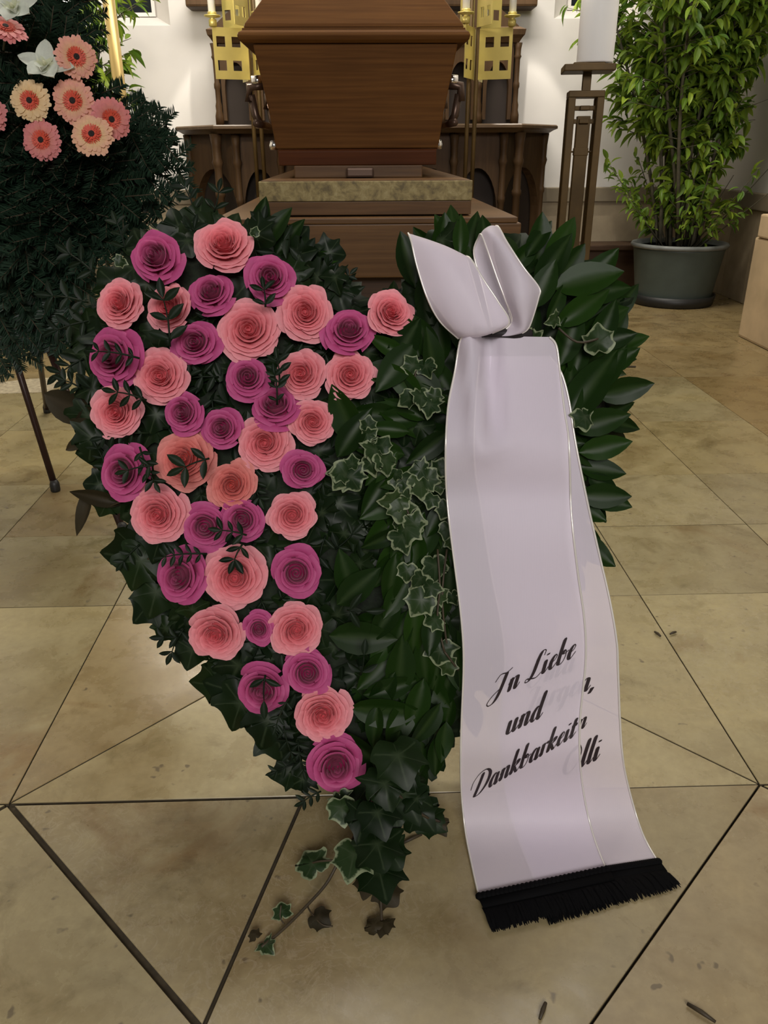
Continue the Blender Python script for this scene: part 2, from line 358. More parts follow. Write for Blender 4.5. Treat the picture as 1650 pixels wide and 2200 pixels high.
for j in range(len(YS) - 1):
    for i in range(len(XS) - 1):
        c = random.choice(cols)
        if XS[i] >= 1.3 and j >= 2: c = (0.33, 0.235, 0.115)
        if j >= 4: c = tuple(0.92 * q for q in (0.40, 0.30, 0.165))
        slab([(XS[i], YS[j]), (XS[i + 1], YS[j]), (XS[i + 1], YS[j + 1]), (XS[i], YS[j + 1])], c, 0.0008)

pp_ = [fl(*q) for q in ((0, 846), (100, 843), (120, 834), (153, 806), (148, 800), (108, 812), (60, 815), (0, 822))]
obj('mortar_patch', prism([(q.x, q.y) for q in pp_], -0.01, 0.0012), plain('pale_mortar', (0.36, 0.31, 0.21), 0.8, var=0.3, scale=60), floor, False)
WY, WX = 5.33, 2.16
WL = -2.10
def wall_with_holes(name, x0, x1, z0, z1, y, holes, mat, kind='structure'):
    xs = sorted({x0, x1, *[h[0] for h in holes], *[h[1] for h in holes]}); zs = sorted({z0, z1, *[h[2] for h in holes], *[h[3] for h in holes]})
    V, F = [], []
    for i in range(len(xs) - 1):
        for j in range(len(zs) - 1):
            mx, mz = (xs[i] + xs[i + 1]) / 2, (zs[j] + zs[j + 1]) / 2
            if any(h[0] < mx < h[1] and h[2] < mz < h[3] for h in holes): continue
            n = len(V); V += [(xs[i], y, zs[j]), (xs[i + 1], y, zs[j]), (xs[i + 1], y, zs[j + 1]), (xs[i], y, zs[j + 1])]; F.append([n, n + 1, n + 2, n + 3])
    o = obj(name, (V, F), mat, None, False); return tag(o, kind=kind)
a = at(366, 55, WY); b = at(1190, 40, WY)
WINS = [(a.x - 0.52, a.x, a.z, a.z + 1.3), (b.x, b.x + 0.52, b.z, b.z + 1.3)]
wall_with_holes('wall_back', WL, WX, 0, 4.6, WY, WINS, M_PLASTER)
for i, (x0, x1, z0, z1) in enumerate(WINS):
    win = empty('window_%d' % (i + 1), (0, 0, 0)); tag(win, kind='structure')
    e, d = 0.12, 0.22
    O = [(x0, WY, z0), (x1, WY, z0), (x1, WY, z1), (x0, WY, z1)]; I = [(x0 + e, WY + d, z0 + 0.07), (x1 - e, WY + d, z0 + 0.07), (x1 - e, WY + d, z1 - e), (x0 + e, WY + d, z1 - e)]
    obj('reveal', (O + I, [[k, (k + 1) % 4, 4 + (k + 1) % 4, 4 + k] for k in range(4)]), M_PLASTER, win, False)
    bm = bmesh.new(); q = 0.02
    bx(bm, I[0][0], I[0][0] + q, WY + d - 0.02, WY + d, I[0][2], I[2][2]); bx(bm, I[1][0] - q, I[1][0], WY + d - 0.02, WY + d, I[0][2], I[2][2]); bx(bm, I[0][0] + q, I[1][0] - q, WY + d - 0.02, WY + d, I[0][2], I[0][2] + q); bx(bm, I[0][0] + q, I[1][0] - q, WY + d - 0.02, WY + d, I[2][2] - q, I[2][2])
    bmo('frame', bm, M_PLASTER, win)
    obj('pane', ([(p[0], p[1] + 0.005, p[2]) for p in I], [[0, 1, 2, 3]]), M_DARKGLASS, win, False)
wr = obj('wall_right', ([(WX, 0.5, 0), (WX, WY, 0), (WX, WY, 4.6), (WX, 0.5, 4.6)], [[0, 1, 2, 3]]), M_PLASTER, None, False); tag(wr, kind='structure')
wl = obj('wall_left', ([(WL, 0.5, 0), (WL, WY, 0), (WL, WY, 4.6), (WL, 0.5, 4.6)], [[3, 2, 1, 0]]), M_PLASTER, None, False); tag(wl, kind='structure')
zt, zb = at(1240, 402, WY).z, at(1240, 433, WY).z
def skirting(name, x0, x1, y0_, y1_, along_x, inward):
    base = empty(name, (0, 0, 0)); tag(base, kind='structure')
    n = 5 if along_x else 6
    for k in range(n):
        t0, t1 = k / n, (k + 1) / n
        if along_x: box('stone_slab', x0 + (x1 - x0) * t0 + 0.001, x0 + (x1 - x0) * t1 - 0.001, y1_ - 0.035, y1_ - 0.001, 0.001, zb - 0.001, M_STONE, base, 0.003)
        else:
            xa, xb = (x0 - 0.035, x0 - 0.001) if inward < 0 else (x0 + 0.001, x0 + 0.035)
            box('stone_slab', xa, xb, y0_ + (y1_ - y0_) * t0 + 0.001, y0_ + (y1_ - y0_) * t1 - 0.001, 0.001, zb - 0.001, M_STONE, base, 0.003)
    if along_x: box('stone_band', x0, x1, y1_ - 0.05, y1_ - 0.001, zb, zt, M_STONE_DK, base, 0.006)
    else:
        xa, xb = (x0 - 0.05, x0 - 0.001) if inward < 0 else (x0 + 0.001, x0 + 0.05)
        box('stone_band', xa, xb, y0_, y1_, zb, zt, M_STONE_DK, base, 0.006)
skirting('baseboard_back', WL + 0.05, WX - 0.05, WY, WY, True, -1)
skirting('baseboard_right', WX, WX, 3.62, WY - 0.001, False, -1)
skirting('baseboard_left', WL, WL, 1.2, WY - 0.001, False, 1)
# step along the back wall behind the candle stand
stp = empty('trim_1', (0, 0, 0)); tag(stp, kind='structure')
s0 = at(1270, 527, 5.05); 
box('step_riser', 0.9, 1.72, 5.10, WY - 0.052, 0.001, s0.z - 0.03, M_BIER_DK, stp, 0.002); box('step_tread', 0.88, 1.74, 5.04, WY - 0.052, s0.z - 0.03, s0.z, M_BIER_DK, stp, 0.006)
# stone pier at the right edge
pier = empty('trim_2', (0, 0, 0)); tag(pier, kind='structure')
pb = fl(1584, 722); pt = at(1615, 508, pb.y)
box('pier_plinth', pb.x, pb.x + 0.9, pb.y - 1.6, pb.y, 0.0, pt.z, M_STONE_LT, pier, 0.012)
q2 = at(1628, 458, pb.y); box('pier_base', q2.x, pb.x + 0.9, pb.y - 1.55, pb.y - 0.03, pt.z, q2.z, M_STONE_LT, pier, 0.008)
q3 = at(1645, 420, pb.y); box('pier_shaft', q3.x, pb.x + 0.9, pb.y - 1.5, pb.y - 0.05, q2.z, 4.4, M_PLASTER, pier, 0.004)

# ================================================================== ALTAR
def X(px, py, Y): return at(px, py, Y).x
def Z(px, py, Y): return at(px, py, Y).z
AY = 4.62
alt = empty('altar', (0.1, AY + 0.3, 0)); tag(alt, 'dark carved wooden altar table with pointed arches behind the coffin', 'altar')
def sub(o, parent):                # parent while keeping the coordinates written in world space
    o.parent = parent; o.matrix_parent_inverse = parent.matrix_world.inverted() if parent.matrix_world else Matrix(); return o
bpy.context.view_layer.update()
def aobj(name, VF, mat, smooth=False, parent=alt): return sub(obj(name, VF, mat, None, smooth), parent)
zt0, zt1 = Z(460, 287, AY), Z(460, 268, AY)
xa0, xa1 = X(458, 275, AY), X(1122, 268, AY); wy = AY + 0.36
xw0, xw1 = X(376, 275, wy), X(1199, 266, wy)
def top_outline(e): return [(xw0 - e, WY - 0.06), (xw0 - e, wy - e * 0.4), (xa0 - e * 0.4, AY - e), (xa1 + e * 0.4, AY - e), (xw1 + e, wy - e * 0.4), (xw1 + e, WY - 0.06)]
h = zt1 - zt0
layers = [(-0.045, 0.0), (-0.02, h * 0.35), (0.0, h * 0.55), (0.0, h * 0.85), (-0.008, h)]
V, F = [], []
for e, dz in layers: V += [(x, y, zt0 + dz) for x, y in top_outline(e)]
for j in range(4): F += [[j * 6 + i, j * 6 + (i + 1) % 6, (j + 1) * 6 + (i + 1) % 6, (j + 1) * 6 + i] for i in range(6)]
F += [list(range(6))[::-1], [24 + i for i in range(6)]]
aobj('table_top', (V, F), M_ALTAR_TOP)
BY = AY + 0.12
def arch_panel(x0, x1, z0, z1, spring, apex, depth, n=8):
    """Flat panel with a pointed-arch opening, in the local x-z plane, front at y=0."""
    m = (x0 + x1) / 2; a, b = x0 + 0.02, x1 - 0.02
    L = [(a, z0)] + [(a + (m - a) * (1 - math.cos(t * math.pi / 2)) , spring + (apex - spring) * math.sin(t * math.pi / 2)) for t in [k / n for k in range(n + 1)]]
    Rr = [(2 * m - x, z) for x, z in L[::-1][1:]]
    inner = L + Rr
    outer = []
    k = len(inner)
    for i, (x, z) in enumerate(inner):
        if i == 0: outer.append((x0, z0))
        elif i == k - 1: outer.append((x1, z0))
        else:
            f = i / (k - 1)
            if f < 0.28: outer.append((x0, z0 + (z1 - z0) * f / 0.28))
            elif f > 0.72: outer.append((x1, z0 + (z1 - z0) * (1 - f) / 0.28))
            else: outer.append((x0 + (x1 - x0) * (f - 0.28) / 0.44, z1))
    V = [(x, 0, z) for x, z in outer] + [(x, 0, z) for x, z in inner] + [(x, depth, z) for x, z in inner]
    F = []
    for i in range(k - 1):
        F.append([i, i + 1, k + i + 1, k + i]); F.append([k + i, k + i + 1, 2 * k + i + 1, 2 * k + i])
    return V, F
def place(VF, p, q):               # local x axis from p towards q (x-y plane)
    d = Vector((q[0] - p[0], q[1] - p[1])).normalized()
    return [(p[0] + v[0] * d.x - v[1] * d.y, p[1] + v[0] * d.y + v[1] * d.x, v[2]) for v in VF[0]], VF[1]
def shaft(x, y, r, ztop, rings=(0.30, 0.62), zbase=0.0):
    H = ztop - zbase; P = [(r * 1.7, 0), (r * 1.7, 0.05), (r * 1.25, 0.075), (r * 1.35, 0.10), (r, 0.12)]
    for t in rings: P += [(r, H * t - 0.022), (r * 1.3, H * t - 0.012), (r * 1.3, H * t + 0.006), (r, H * t + 0.016)]
    P += [(r, H * 0.80), (r * 1.15, H * 0.815), (r * 1.5, H * 0.84), (r * 1.15, H * 0.86), (r * 1.2, H * 0.93), (r * 1.6, H)]
    return lathe(P, 12, (x, y, zbase))
pil = [X(p, 400, BY) for p in (514, 607, 700, 793, 886, 973, 1077)]
xc0, xc1 = X(474, 400, BY), X(1108, 400, BY)
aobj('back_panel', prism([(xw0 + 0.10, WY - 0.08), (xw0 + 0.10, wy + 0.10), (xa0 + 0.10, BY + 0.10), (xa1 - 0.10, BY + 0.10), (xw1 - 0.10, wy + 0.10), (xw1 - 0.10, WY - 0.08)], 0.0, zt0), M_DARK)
for i in range(6):
    aobj('arch_panel', place(arch_panel(0, pil[i + 1] - pil[i], 0.03, zt0, zt0 * 0.52, zt0 * 0.80, 0.05), (pil[i], BY), (pil[i + 1], BY)), M_ALTAR)
for x in pil:
    aobj('pilaster', shaft(x, BY - 0.012, 0.017, zt0, (0.36, 0.62)), M_ALTAR, True)
for x in (xc0, xc1):
    aobj('corner_column', shaft(x, BY - 0.03, 0.021, zt0, (0.33, 0.66)), M_ALTAR, True)
for s, xe, xi in ((-1, X(410, 400, wy), pil[0]), (1, X(1166, 400, wy), pil[-1])):
    p, q = ((xe, wy + 0.05), (xi, BY)) if s < 0 else ((xi, BY), (xe, wy + 0.05))
    L = math.dist(p, q)
    aobj('arch_panel', place(arch_panel(0, L, 0.03, zt0, zt0 * 0.5, zt0 * 0.80, 0.05), p, q), M_ALTAR)
    aobj('pilaster', shaft(xe, wy + 0.05, 0.017, zt0, (0.40, 0.66)), M_ALTAR, True)
aobj('plinth', prism([(xw0 + 0.06, WY - 0.07), (xw0 + 0.06, wy + 0.02), (xa0 + 0.03, BY - 0.06), (xa1 - 0.03, BY - 0.06), (xw1 - 0.06, wy + 0.02), (xw1 - 0.06, WY - 0.07)], 0.0, 0.05), M_ALTAR)

# retable standing on the altar
RY = 5.02
ret = empty('retable', (0.1, RY, zt1)); tag(ret, 'dark wooden retable with gothic niches standing on the altar table', 'retable')
bpy.context.view_layer.update()
def robj(name, VF, mat, smooth=False): return sub(obj(name, VF, mat, None, smooth), ret)
xr0, xr1 = X(468, 200, RY), X(1108, 200, RY); zc = Z(1110, 92, RY)
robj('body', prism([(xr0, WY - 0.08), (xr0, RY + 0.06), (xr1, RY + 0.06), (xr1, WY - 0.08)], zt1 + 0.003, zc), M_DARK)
nb = 8
for i in range(nb):
    a0, a1 = xr0 + (xr1 - xr0) * i / nb, xr0 + (xr1 - xr0) * (i + 1) / nb
    robj('niche_panel', place(arch_panel(0.022, a1 - a0 - 0.022, zt1 + 0.03, zc, zt1 + (zc - zt1) * 0.45, zt1 + (zc - zt1) * 0.78, 0.05), (a0, RY), (a1, RY)), M_ALTAR)
for i in range(nb + 1):
    x = xr0 + (xr1 - xr0) * i / nb
    robj('pilaster', shaft(x, RY, 0.014, zc, (0.5,), zt1 + 0.003), M_ALTAR, True)
V, F = [], []
for e, dz in ((0.0, 0.0), (0.012, 0.02), (0.025, 0.035), (0.03, 0.06), (0.0, 0.075)):
    V += [(xr0 - e, WY - 0.08, zc + dz), (xr0 - e, RY - 0.02 - e, zc + dz), (xr1 + e, RY - 0.02 - e, zc + dz), (xr1 + e, WY - 0.08, zc + dz)]
for j in range(4): F += [[j * 4 + i, j * 4 + (i + 1) % 4, (j + 1) * 4 + (i + 1) % 4, (j + 1) * 4 + i] for i in range(4)]
F += [[0, 3, 2, 1], [16, 17, 18, 19]]
robj('cornice', (V, F), M_ALTAR)
gz = zc + 0.075
for i in range(4):
    a0, a1 = xr0 + (xr1 - xr0) * i / 4, xr0 + (xr1 - xr0) * (i + 1) / 4; m = (a0 + a1) / 2
    P = [(a0 + 0.004, gz + 0.001), (a1 - 0.004, gz + 0.001), (m, gz + 0.16)]
    V = [(x, RY - 0.02, z) for x, z in P] + [(x, RY + 0.06, z) for x, z in P]
    robj('gable', (V, [[0, 1, 2], [3, 5, 4], [0, 3, 4, 1], [1, 4, 5, 2], [2, 5, 3, 0]]), M_ALTAR)
uz = Z(410, 17, 5.2)
shelf = box('wall_shelf', X(398, 10, 5.16), X(1156, 3, 5.16), 5.16, WY - 0.002, uz, uz + 0.09, M_ALTAR, None, 0.012)
tag(shelf, 'long dark wooden ledge fixed to the white wall above the retable', 'shelf')

# ================================================================== COFFIN AND BIER
CY = 2.77; CL = 1.72
cx = X(761, 80, CY)
zl0, zl1 = Z(761, 92, CY), Z(761, 58, CY)
hwl = (X(1012, 70, CY) - X(510, 78, CY)) / 2
zb0 = Z(775, 355, CY + 0.04); zb1 = Z(775, 320, CY + 0.035)
hb = (X(945, 340, CY + 0.04) - X(606, 340, CY + 0.04)) / 2
cof = empty('coffin', (cx, CY + CL / 2, zb0)); tag(cof, 'brown oak coffin with a sloping lid resting on the bier', 'coffin'); bpy.context.view_layer.update()
def frustum(secs, cx, Yc):          # secs: (half width, front y, back y, z)
    V, F = [], []
    for hw_, ya, yb, z in secs: V += [(cx - hw_, ya, z), (cx + hw_, ya, z), (cx + hw_, yb, z), (cx - hw_, yb, z)]
    for j in range(len(secs) - 1): F += [[j * 4 + i, j * 4 + (i + 1) % 4, (j + 1) * 4 + (i + 1) % 4, (j + 1) * 4 + i] for i in range(4)]
    n = (len(secs) - 1) * 4; F += [[3, 2, 1, 0], [n, n + 1, n + 2, n + 3]]; return V, F
def cobj(name, VF, mat, smooth=False, bev=0.0):
    o = sub(obj(name, VF, mat, None, smooth), cof)
    if bev:
        md = o.modifiers.new('bevel', 'BEVEL'); md.width = bev; md.segments = 2; md.limit_method = 'ANGLE'; md.angle_limit = 0.3
    return o
hbt = (X(982, 92, CY + 0.02) - X(541, 97, CY + 0.02)) / 2
cb = X(774, 350, CY)
YE = CY + CL
cobj('body', frustum([(hb + 0.006, CY + 0.045, YE - 0.045, zb1 + 0.001), (hb + (hbt - hb) * 0.35, CY + 0.038, YE - 0.038, zb1 + (zl0 - zb1) * 0.35), (hbt, CY + 0.022, YE - 0.022, zl0)], cx + 0.004, 0), M_COFFIN, bev=0.004)
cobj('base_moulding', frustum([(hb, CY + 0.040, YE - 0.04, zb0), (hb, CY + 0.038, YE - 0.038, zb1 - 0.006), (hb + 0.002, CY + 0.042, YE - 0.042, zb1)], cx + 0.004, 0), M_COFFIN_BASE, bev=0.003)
lz = zl1 - zl0
cobj('lid_rim', frustum([(hwl - 0.014, CY + 0.014, YE - 0.014, zl0 + 0.001), (hwl - 0.003, CY + 0.003, YE - 0.003, zl0 + lz * 0.22), (hwl, CY, YE, zl0 + lz * 0.5), (hwl - 0.004, CY + 0.004, YE - 0.004, zl0 + lz * 0.72), (hwl - 0.014, CY + 0.014, YE - 0.014, zl0 + lz * 0.86), (hwl - 0.014, CY + 0.014, YE - 0.014, zl0 + lz)], cx, 0), M_COFFIN, bev=0.002)
cobj('lid', frustum([(hwl - 0.018, CY + 0.018, YE - 0.018, zl1 + 0.0005), (hwl - 0.022, CY + 0.022, YE - 0.022, zl1 + 0.012), (hwl - 0.135, CY + 0.10, YE - 0.10, zl1 + 0.155), (hwl - 0.14, CY + 0.105, YE - 0.105, zl1 + 0.17), (hwl - 0.20, CY + 0.16, YE - 0.16, zl1 + 0.20)], cx, 0), M_COFFIN, bev=0.004)
for s in (-1, 1):
    for k in range(3):
        yh = CY + 0.18 + k * 0.56
        zt_, zb_ = zb1 + (zl0 - zb1) * 0.66, zb1 + (zl0 - zb1) * 0.26
        xt, xb_ = cx + s * (hb + (hbt - hb) * 0.72), cx + s * (hb + (hbt - hb) * 0.30)
        hnd = cobj('handle', tube([(xt + s * 0.045, yh, zt_ - 0.03), (xt + s * 0.035, yh, zt_ - 0.09), (xb_ + s * 0.045, yh, zb_)], 0.013, 8), M_BRONZE, True); 
        m2 = cobj('handle_bracket', tube([(xt - s * 0.004, yh, zt_), (xt + s * 0.05, yh, zt_ - 0.006), (xt + s * 0.052, yh, zt_ - 0.05)], 0.016, 8), M_BRONZE, True)
        m3 = cobj('handle_mount', tube([(xt + s * 0.004, yh, zt_ + 0.012), (xt + s * 0.040, yh, zt_ + 0.010)], 0.017, 8), M_CHROME, True)
        m4 = cobj('handle_bar', tube([(xb_ + s * 0.045, yh - 0.12, zb_), (xb_ + s * 0.045, yh + 0.3, zb_)], 0.012, 8), M_BRONZE, True)
        for o_, t_ in ((m3, 'chrome handle mount'), (hnd, 'dark bronze handle')): o_['label'] = t_
    for yq in (CY + 0.06, YE - 0.06):
        ft = cobj('corner_fitting', lathe([(0.012, -0.014), (0.015, 0), (0.010, 0.014)], 10, (cx + s * (hb + 0.010), yq, zb1 + 0.012)), M_CHROME, True); ft['label'] = 'small chrome corner fitting'

BYF = 2.56
bier = empty('bier', (cx, BYF + 1.0, 0)); tag(bier, 'stepped oak bier with worn brass edging under the coffin', 'bier'); bpy.context.view_layer.update()
def bbox(name, x0, x1, y0_, y1_, z0, z1, mat, bev=0.003, label=None):
    o = sub(box(name, x0, x1, y0_, y1_, z0, z1, mat, None, bev), bier)
    if label: o['label'] = label
    return o
u0, u1 = X(556, 410, BYF), X(1015, 410, BYF); L2 = BYF + 1.84
z_a, z_b, z_c = Z(785, 389, BYF), Z(785, 432, BYF), Z(785, 462, BYF)
bbox('brass_edged_slab', u0, u1, BYF, L2, z_b, z_a, M_WORN, 0.002, 'worn brass covered edge of the top slab')
bbox('slab_surface', u0 + 0.006, u1 - 0.006, BYF + 0.006, L2 - 0.006, z_a - 0.001, z_a + 0.002, M_BIER, 0.001)
bbox('upper_block', u0 + 0.002, u1 - 0.002, BYF + 0.002, L2, z_c, z_b - 0.001, M_BIER, 0.002)
LY = BYF - 0.06
l0, l1 = X(452, 500, LY), X(1119, 500, LY); zpl, zpb = Z(1110, 466, LY), Z(785, 597, LY)
bbox('lower_ledge', l0 + 0.012, l1 - 0.012, LY - 0.004, L2 + 0.06, zpl - 0.016, zpl, M_BIER, 0.003)
bbox('lower_case', l0, l1, LY, L2 + 0.06, zpb, zpl - 0.017, M_BIER, 0.004)
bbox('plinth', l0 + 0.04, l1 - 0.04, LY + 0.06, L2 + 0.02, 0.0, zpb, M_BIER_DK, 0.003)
for s in (-1, 1):
    for yq in (LY + 0.1, L2): bbox('castor_bracket', cx + s * 0.38 - 0.02, cx + s * 0.38 + 0.02, yq, yq + 0.04, 0.0, zpb + 0.01, M_BRONZE, 0.003)
sx0, sx1 = X(632, 375, CY), X(908, 375, CY)
for k, yq in enumerate((CY + 0.01, YE - 0.19)):
    bbox('cross_bearer', sx0, sx1, yq, yq + 0.18, z_a + 0.002, zb0, M_BIER, 0.003)
bh = bbox('bearer_latch', X(744, 375, CY), X(803, 375, CY), CY - 0.022, CY + 0.009, z_a + 0.004, zb0 - 0.006, M_BRONZE, 0.006, 'dark metal latch')

# ================================================================== CANDELABRA
def plate_with_holes(x0, x1, z0, z1, xs, zs, hx, hz, t):
    gx = sorted({x0, x1, *[x - hx for x in xs], *[x + hx for x in xs]}); gz_ = sorted({z0, z1, *[z - hz for z in zs], *[z + hz for z in zs]})
    hole = lambda mx, mz: any(abs(mx - x) < hx for x in xs) and any(abs(mz - z) < hz for z in zs)
    bm = bmesh.new(); g = {}
    def v(i, j): 
        if (i, j) not in g: g[i, j] = bm.verts.new((gx[i], 0, gz_[j]))
        return g[i, j]
    for i in range(len(gx) - 1):
        for j in range(len(gz_) - 1):
            if hole((gx[i] + gx[i + 1]) / 2, (gz_[j] + gz_[j + 1]) / 2): continue
            bm.faces.new([v(i, j), v(i + 1, j), v(i + 1, j + 1), v(i, j + 1)])
    r = bmesh.ops.extrude_face_region(bm, geom=bm.faces[:]); bmesh.ops.translate(bm, vec=(0, t, 0), verts=[e for e in r['geom'] if isinstance(e, bmesh.types.BMVert)])
    bmesh.ops.recalc_face_normals(bm, faces=bm.faces[:]); return bm
def candelabrum(px, s, label, first):
    Yc = 4.30
    P = at(px, 120, Yc); x0 = P.x
    zp0, zp1 = Z(px, 172, Yc), Z(px, 62, Yc); H = zp1 - zp0
    R = abs(X(1095, 120, Yc) - X(1018, 120, Yc)) * 1.05
    root = empty('candelabrum', (x0, Yc, 0)); tag(root, label, 'candelabrum', 'brass candelabra flanking the coffin')
    for k, rx in enumerate((-0.018, 0.018)):
        obj('leg', tube([(rx * s - 0.01 * s, 0, 0.012), (rx * s, 0, zp0 + H + 0.55)], 0.0105, 8), M_BRASS_DK, root)
    obj('foot', lathe([(0.045, 0), (0.045, 0.008), (0.04, 0.014), (0.02, 0.02)], 20), M_BRASS_DK, root, True)
    def tier(z0, z1, r, a0, cups):
        for k in range(4):
            a = a0 + k * math.pi / 2
            if s * math.cos(a) < -0.5: continue
            bm = plate_with_holes(0.012, r, z0, z1, [r * 0.40, r * 0.80], [z0 + (z1 - z0) * 0.27, z0 + (z1 - z0) * 0.73], r * 0.115, (z1 - z0) * 0.10, 0.004)
            o = bmo('pierced_plate', bm, M_BRASS, root); o.rotation_euler = (0, 0, a)
            if cups:
                c, sn = math.cos(a), math.sin(a)
                cx_, cy_ = (r - 0.006) * c, (r - 0.006) * sn
                obj('candle_cup', join(lathe([(0.012, 0), (0.018, 0.004), (0.018, 0.028), (0.008, 0.034), (0.036, 0.040), (0.037, 0.046), (0.034, 0.046)], 16, (cx_, cy_, z1)), lathe([(0.020, 0.047), (0.020, 0.058), (0.017, 0.058)], 16, (cx_, cy_, z1))), M_BRASS, root, True)
                spots.append((x0 + cx_, Yc + cy_, z1 + 0.059, k))
    spots = []
    a0 = math.radians(-158) if s < 0 else math.radians(-22)
    tier(zp0, zp1, R, a0, True); tier(zp1 + 0.004, zp1 + H * 1.0, R * 0.78, a0 + math.pi / 4, False)
    return spots
cs = candelabrum(541, -1, 'pierced brass candelabrum on thin legs, between the coffin and the fir spray', True)
cs2 = candelabrum(1019, 1, 'pierced brass candelabrum on thin legs, between the coffin and the tall candle stand', False)
wher = {0: 'outer', 1: 'rear', 2: 'inner', 3: 'front'}
for nm, L in (('fir spray', cs), ('tall candle stand', cs2)):
    for k, (x, y, z, kk_) in enumerate(L):
        c = empty('candle', (x, y, z)); tag(c, 'slim white candle on the %s arm of the candelabrum beside the %s' % (wher[kk_], nm), 'candle', 'slim candles on the candelabra')
        obj('wax', lathe([(0.0165, 0), (0.0165, 0.24), (0.013, 0.246), (0.004, 0.243)], 16), M_CANDLE, c, True)
        obj('wick', tube([(0, 0, 0.243), (0.001, 0, 0.258)], 0.0012, 5), M_SAUCER, c)

# ================================================================== TALL CANDLE STANDS
TY = 3.0
def tall_stand(px, label):
    Pz = Z(1260, 156, TY); x0 = X(px, 156, TY)
    root = empty('candle_stand', (x0, TY, 0)); tag(root, label, 'candle stand')
    o = math.radians(-9)
    def part(name, x0_, x1_, y0_, y1_, z0, z1, mat=M_BRASS_DK, bev=0.002):
        q = box(name, x0_, x1_, y0_, y1_, z0, z1, mat, root, bev); q.rotation_euler = (0, 0, o); return q
    part('foot_plate', -0.13, 0.13, -0.13, 0.13, 0, 0.018)
    part('top_plate', -0.082, 0.082, -0.082, 0.082, Pz, Pz + 0.020, bev=0.003)
    part('drip_collar', -0.05, 0.05, -0.05, 0.05, Pz + 0.0205, Pz + 0.027)
    zt_ = Z(1270, 196, TY); W = 0.058
    part('neck', -0.014, 0.014, -0.014, 0.014, zt_, Pz - 0.001, M_BRASS_DK)
    part('top_bar', -W, W, -W, W, zt_ - 0.020, zt_ - 0.0005)
    for sx_ in (-1, 1):
        for sy in (-1, 1):
            part('corner_post', sx_ * W - 0.023 * (sx_ > 0), sx_ * W + 0.023 * (sx_ < 0), sy * W - 0.023 * (sy > 0), sy * W + 0.023 * (sy < 0), 0.018, zt_ - 0.0205)
    part('core_post', -0.022, 0.022, -0.022, 0.022, 0.018, zt_ - 0.075, M_BRASS_DK)
    for zq in (zt_ - 0.045, zt_ - 0.085):
        part('link_block', -0.016, 0.016, -W + 0.023, W - 0.023, zq - 0.013, zq + 0.001); part('link_block', -W + 0.023, W - 0.023, -0.016, 0.016, zq - 0.013, zq + 0.001)
    zm = Z(1270, 326, TY); part('spacer', -W + 0.012, W - 0.012, -0.003, 0.003, zm - 0.003, zm + 0.003); part('core_joint', -0.024, 0.024, -0.024, 0.024, zm - 0.012, zm + 0.012)
    return x0, Pz + 0.0272
x0, zq = tall_stand(1262, 'tall square openwork bronze candle stand beside the potted shrub')
c = empty('altar_candle', (X(1277, 140, TY), TY, zq)); tag(c, 'thick tall white candle on the square bronze stand', 'candle')
obj('wax', lathe([(0.058, 0), (0.0595, 0.004), (0.0605, 0.70), (0.056, 0.71), (0.01, 0.705)], 32), M_CANDLE, c, True); obj('wick', tube([(0, 0, 0.7), (0.002, 0, 0.73)], 0.002, 5), M_SAUCER, c)
# brass pole with round foot at the other side, carrying a lamp above the frame
M_POLE = plain('pole_brass', (0.40, 0.29, 0.10), 0.36, 0.5, var=0.08, scale=12)
PY = 3.42
pa = at(279, 110, PY)
root = empty('brass_lamp_pole', (pa.x - 0.055, PY, 0)); tag(root, 'shiny brass lamp pole rising behind the gerberas of the fir spray', 'lamp')
obj('shaft', tube([(0, 0, 0.03), (0, 0, 1.42)], 0.0225, 20), M_POLE, root, True)
obj('foot', lathe([(0.15, 0), (0.15, 0.012), (0.12, 0.022), (0.03, 0.032)], 28), M_BRASS_DK, root, True)
obj('lamp_cup', lathe([(0.0225, 1.405), (0.045, 1.42), (0.05, 1.435), (0.02, 1.436)], 20), M_BRASS, root, True)
GR = 0.062
obj('lamp_globe', lathe([(GR * math.sin(math.pi * k / 14) + 0.0005, -GR * math.cos(math.pi * k / 14)) for k in range(15)], 24, (0, 0, 1.436 + GR)), emit('lamp_pole_glow', (1.0, 0.88, 0.70), 165.0), root, True)['label'] = 'glowing round globe'
# globe lamp
gp = at(150, -14, 3.62)
root = empty('globe_lamp', (gp.x, gp.y, 0)); tag(root, 'glowing white globe lamp on a thin stem behind the fir spray', 'lamp')
obj('globe', lathe([(0.004, -0.040), (0.022, -0.033), (0.036, -0.016), (0.040, 0), (0.036, 0.016), (0.022, 0.033), (0.004, 0.040)], 24, (0, 0, gp.z)), M_GLOW, root, True)
obj('stem', tube([(0.0, 0, 0.012), (0.0, 0, gp.z - 0.04)], 0.007, 8), M_BRASS_DK, root, True); obj('foot', lathe([(0.1, 0), (0.1, 0.01), (0.01, 0.02)], 24), M_BRASS_DK, root, True)

